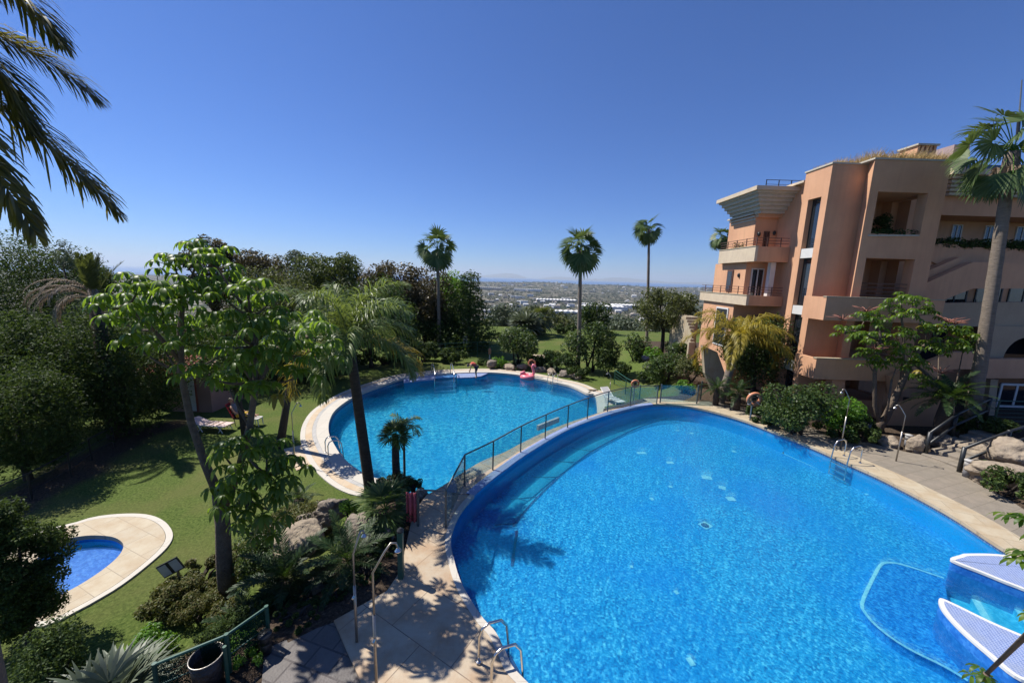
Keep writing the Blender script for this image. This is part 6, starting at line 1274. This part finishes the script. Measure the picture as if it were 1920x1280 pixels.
def put(k, x, y, rz, lab, grp, nm=None, sc=1.0):
    pr = protos[k]
    o = pr if k not in used else pr.copy()
    if k in used: COL.objects.link(o)
    used.add(k); o.location = (x, y, tzs(x, y)); o.rotation_euler = (0, 0, rz); o.scale = (sc, sc, sc); tag(o, lab, 'house', grp); return o
KL = ['white house with hipped roof in the hazy town below the garden', 'flat roofed tan block in the hazy town below the garden', 'tan house with peaked roof in the hazy town below the garden', 'long white apartment slab in the hazy town below the garden', 'grey flat roofed hall in the hazy town below the garden', 'wide white house with ridge roof in the hazy town below the garden']
CL = [(rng.uniform(890, 1345), 1100+4800*rng.random()**1.2) for _ in range(20)]
for i in range(240):
    cpx, cy = CL[int(rng.integers(len(CL)))]; y = max(950, cy+rng.normal(0, 60+.05*cy)); x = (cpx-960)/720*cy*1.03+rng.normal(0, 90+.05*cy); k = int(rng.choice(6, p=[.28, .18, .2, .14, .04, .16])); put(k, float(x), float(y), float(.3*math.sin(cpx)+rng.normal(0, .1)), KL[k], 'hazy town buildings of one look %d' % k, sc=float(.6+.45*rng.random())*(1 if y < 3000 else 1.3))
def shed_(label, px, py, w, l, h, mt, d, nm='warehouse', win=False):
    r = ray(px, py); p = O_+r*(d/r[1]); x, y = float(p[0]), d; z = tzs(x, y); q = MB(); q.box(x-w/2, x+w/2, y-l/2, y+l/2, z-5, z+h); o = q.build(nm, M[mt]); tag(o, label, 'warehouse')
    q = MB(); n = max(2, int(w/18))
    for k in range(n): q.prism_y([(x-w/2+w*k/n, z+h), (x-w/2+w*(k+1)/n, z+h), (x-w/2+w*(k+.5)/n, z+h+3)], y-l/2+.2, y+l/2-.2)
    q.build('roof', M['townwhite'], o)
    if win: MB().box(x-w/2+4, x+w/2-4, y-l/2-.6, y-l/2-.02, z+h*.25, z+h*.7).build('window_band', M['pane'], o)
shed_('long white warehouse with dark window band left of the fullest palm trunk', 1070, 552, 150, 50, 15, 'townwhite', 1320, win=True)
shed_('square white block at the left end of the long warehouse', 1036, 551, 14, 20, 16, 'townwhite', 1290, 'office_block', True)
shed_('bright blue fronted industrial shed below the white halls', 1150, 556, 34, 26, 9, 'townblue', 1230)
shed_('white hall with sawtooth roof right of the fullest palm', 1130, 543, 190, 70, 14, 'townwhite', 1600)
shed_('far grey hall with pale roof before the third palm', 1190, 540, 200, 70, 14, 'townwhite', 1800)
shed_('broad pale hall far behind the fullest palm', 1045, 537, 220, 80, 14, 'towntan', 2100)
shed_('pale terrace of flats on the low ridge left of the fullest palm', 990, 529, 260, 60, 22, 'townwhite', 3600)
shed_('sandy terrace of flats on the low ridge above the cypress', 915, 528, 240, 60, 20, 'towntan', 3500)
shed_('low pale hall behind the cypress tip', 918, 551, 70, 40, 7, 'towntan', 1350)
shed_('second pale hall under the cypress tip', 925, 562, 50, 30, 6, 'townwhite', 1150)
shed_('small white hall in front of the round crowned tree', 1190, 576, 40, 20, 6, 'townwhite', 1000)
# town trees as one far wood
n = 2600; px = rng.uniform(870, 1360, n); y = 700+5600*rng.random(n)**1.5; x = (px-960)/720*y*1.03; C = np.stack([x, y, tz(x, y)+3], 1); R = (5+5*rng.random(n))*(1+y/4500)
V, Q = clump_leaves(rng, C, R, 70000, 5.5, .7, .5, .3, .8); o = mesh_obj('woods', V, Q, mat('town_tree', (.030, .046, .024), (.055, .070, .036), .01, 1.0)); o['kind'] = 'stuff'; tag(o, 'dark green trees scattered through the hazy town', 'woods')
# ================================================================== HAZE
m, nt, out = newmat('haze'); pv = nt.nodes.new('ShaderNodeVolumePrincipled'); pv.inputs['Color'].default_value = (.74, .86, 1.0, 1); pv.inputs['Density'].default_value = 4.6e-5; pv.inputs['Anisotropy'].default_value = .2; nt.links.new(pv.outputs[0], out.inputs['Volume'])
hz = MB().box(-45000, 45000, -3000, 45000, -130, 560).build('haze', m); hz['kind'] = 'stuff'; tag(hz, 'pale blue air haze over the plain and sea', 'haze')
# ------------------------------------------------------------------ light, sky, camera
w = bpy.data.worlds.new('World'); SC.world = w; w.use_nodes = True; nt = w.node_tree; nt.nodes.clear()
sky = nt.nodes.new('ShaderNodeTexSky'); sky.sky_type = 'NISHITA'; sky.sun_disc = False
SUN = Vector((-.914, .404, math.tan(math.radians(54)))).normalized()
sky.sun_elevation = math.radians(54); sky.sun_rotation = math.atan2(SUN.x, SUN.y)
sky.altitude = 3000; sky.air_density = 1.4; sky.dust_density = .5; sky.ozone_density = 10
bg = nt.nodes.new('ShaderNodeBackground'); bg.inputs[1].default_value = .075
wo = nt.nodes.new('ShaderNodeOutputWorld'); nt.links.new(mixc(nt, 1.0, sky.outputs[0], (.67, .82, 1.12), 'MULTIPLY'), bg.inputs[0]); nt.links.new(bg.outputs[0], wo.inputs[0])
ld_ = bpy.data.lights.new('sun', 'SUN'); ld_.energy = 5.0; ld_.angle = math.radians(.5); ld_.color = (1, .95, .87)
so = bpy.data.objects.new('sun', ld_); COL.objects.link(so); so.rotation_euler = SUN.to_track_quat('Z', 'Y').to_euler()
cd = bpy.data.cameras.new('camera'); cam = bpy.data.objects.new('camera', cd); COL.objects.link(cam); SC.camera = cam
cd.sensor_width = 36; cd.lens = F_/1920*36; cd.clip_start = .05; cd.clip_end = 120000
from mathutils import Matrix
cam.matrix_world = Matrix(((_R[0], _U[0], -_fw[0], 0), (_R[1], _U[1], -_fw[1], 0), (_R[2], _U[2], -_fw[2], CAMH), (0, 0, 0, 1)))
SC.view_settings.view_transform = 'Standard'; SC.view_settings.look = 'None'; SC.view_settings.exposure = .52; SC.view_settings.gamma = 1
SC.cycles.max_bounces = 10; SC.cycles.transparent_max_bounces = 24; SC.cycles.caustics_reflective = False; SC.cycles.caustics_refractive = False
SC.cycles.use_denoising = True; SC.cycles.sample_clamp_indirect = 6
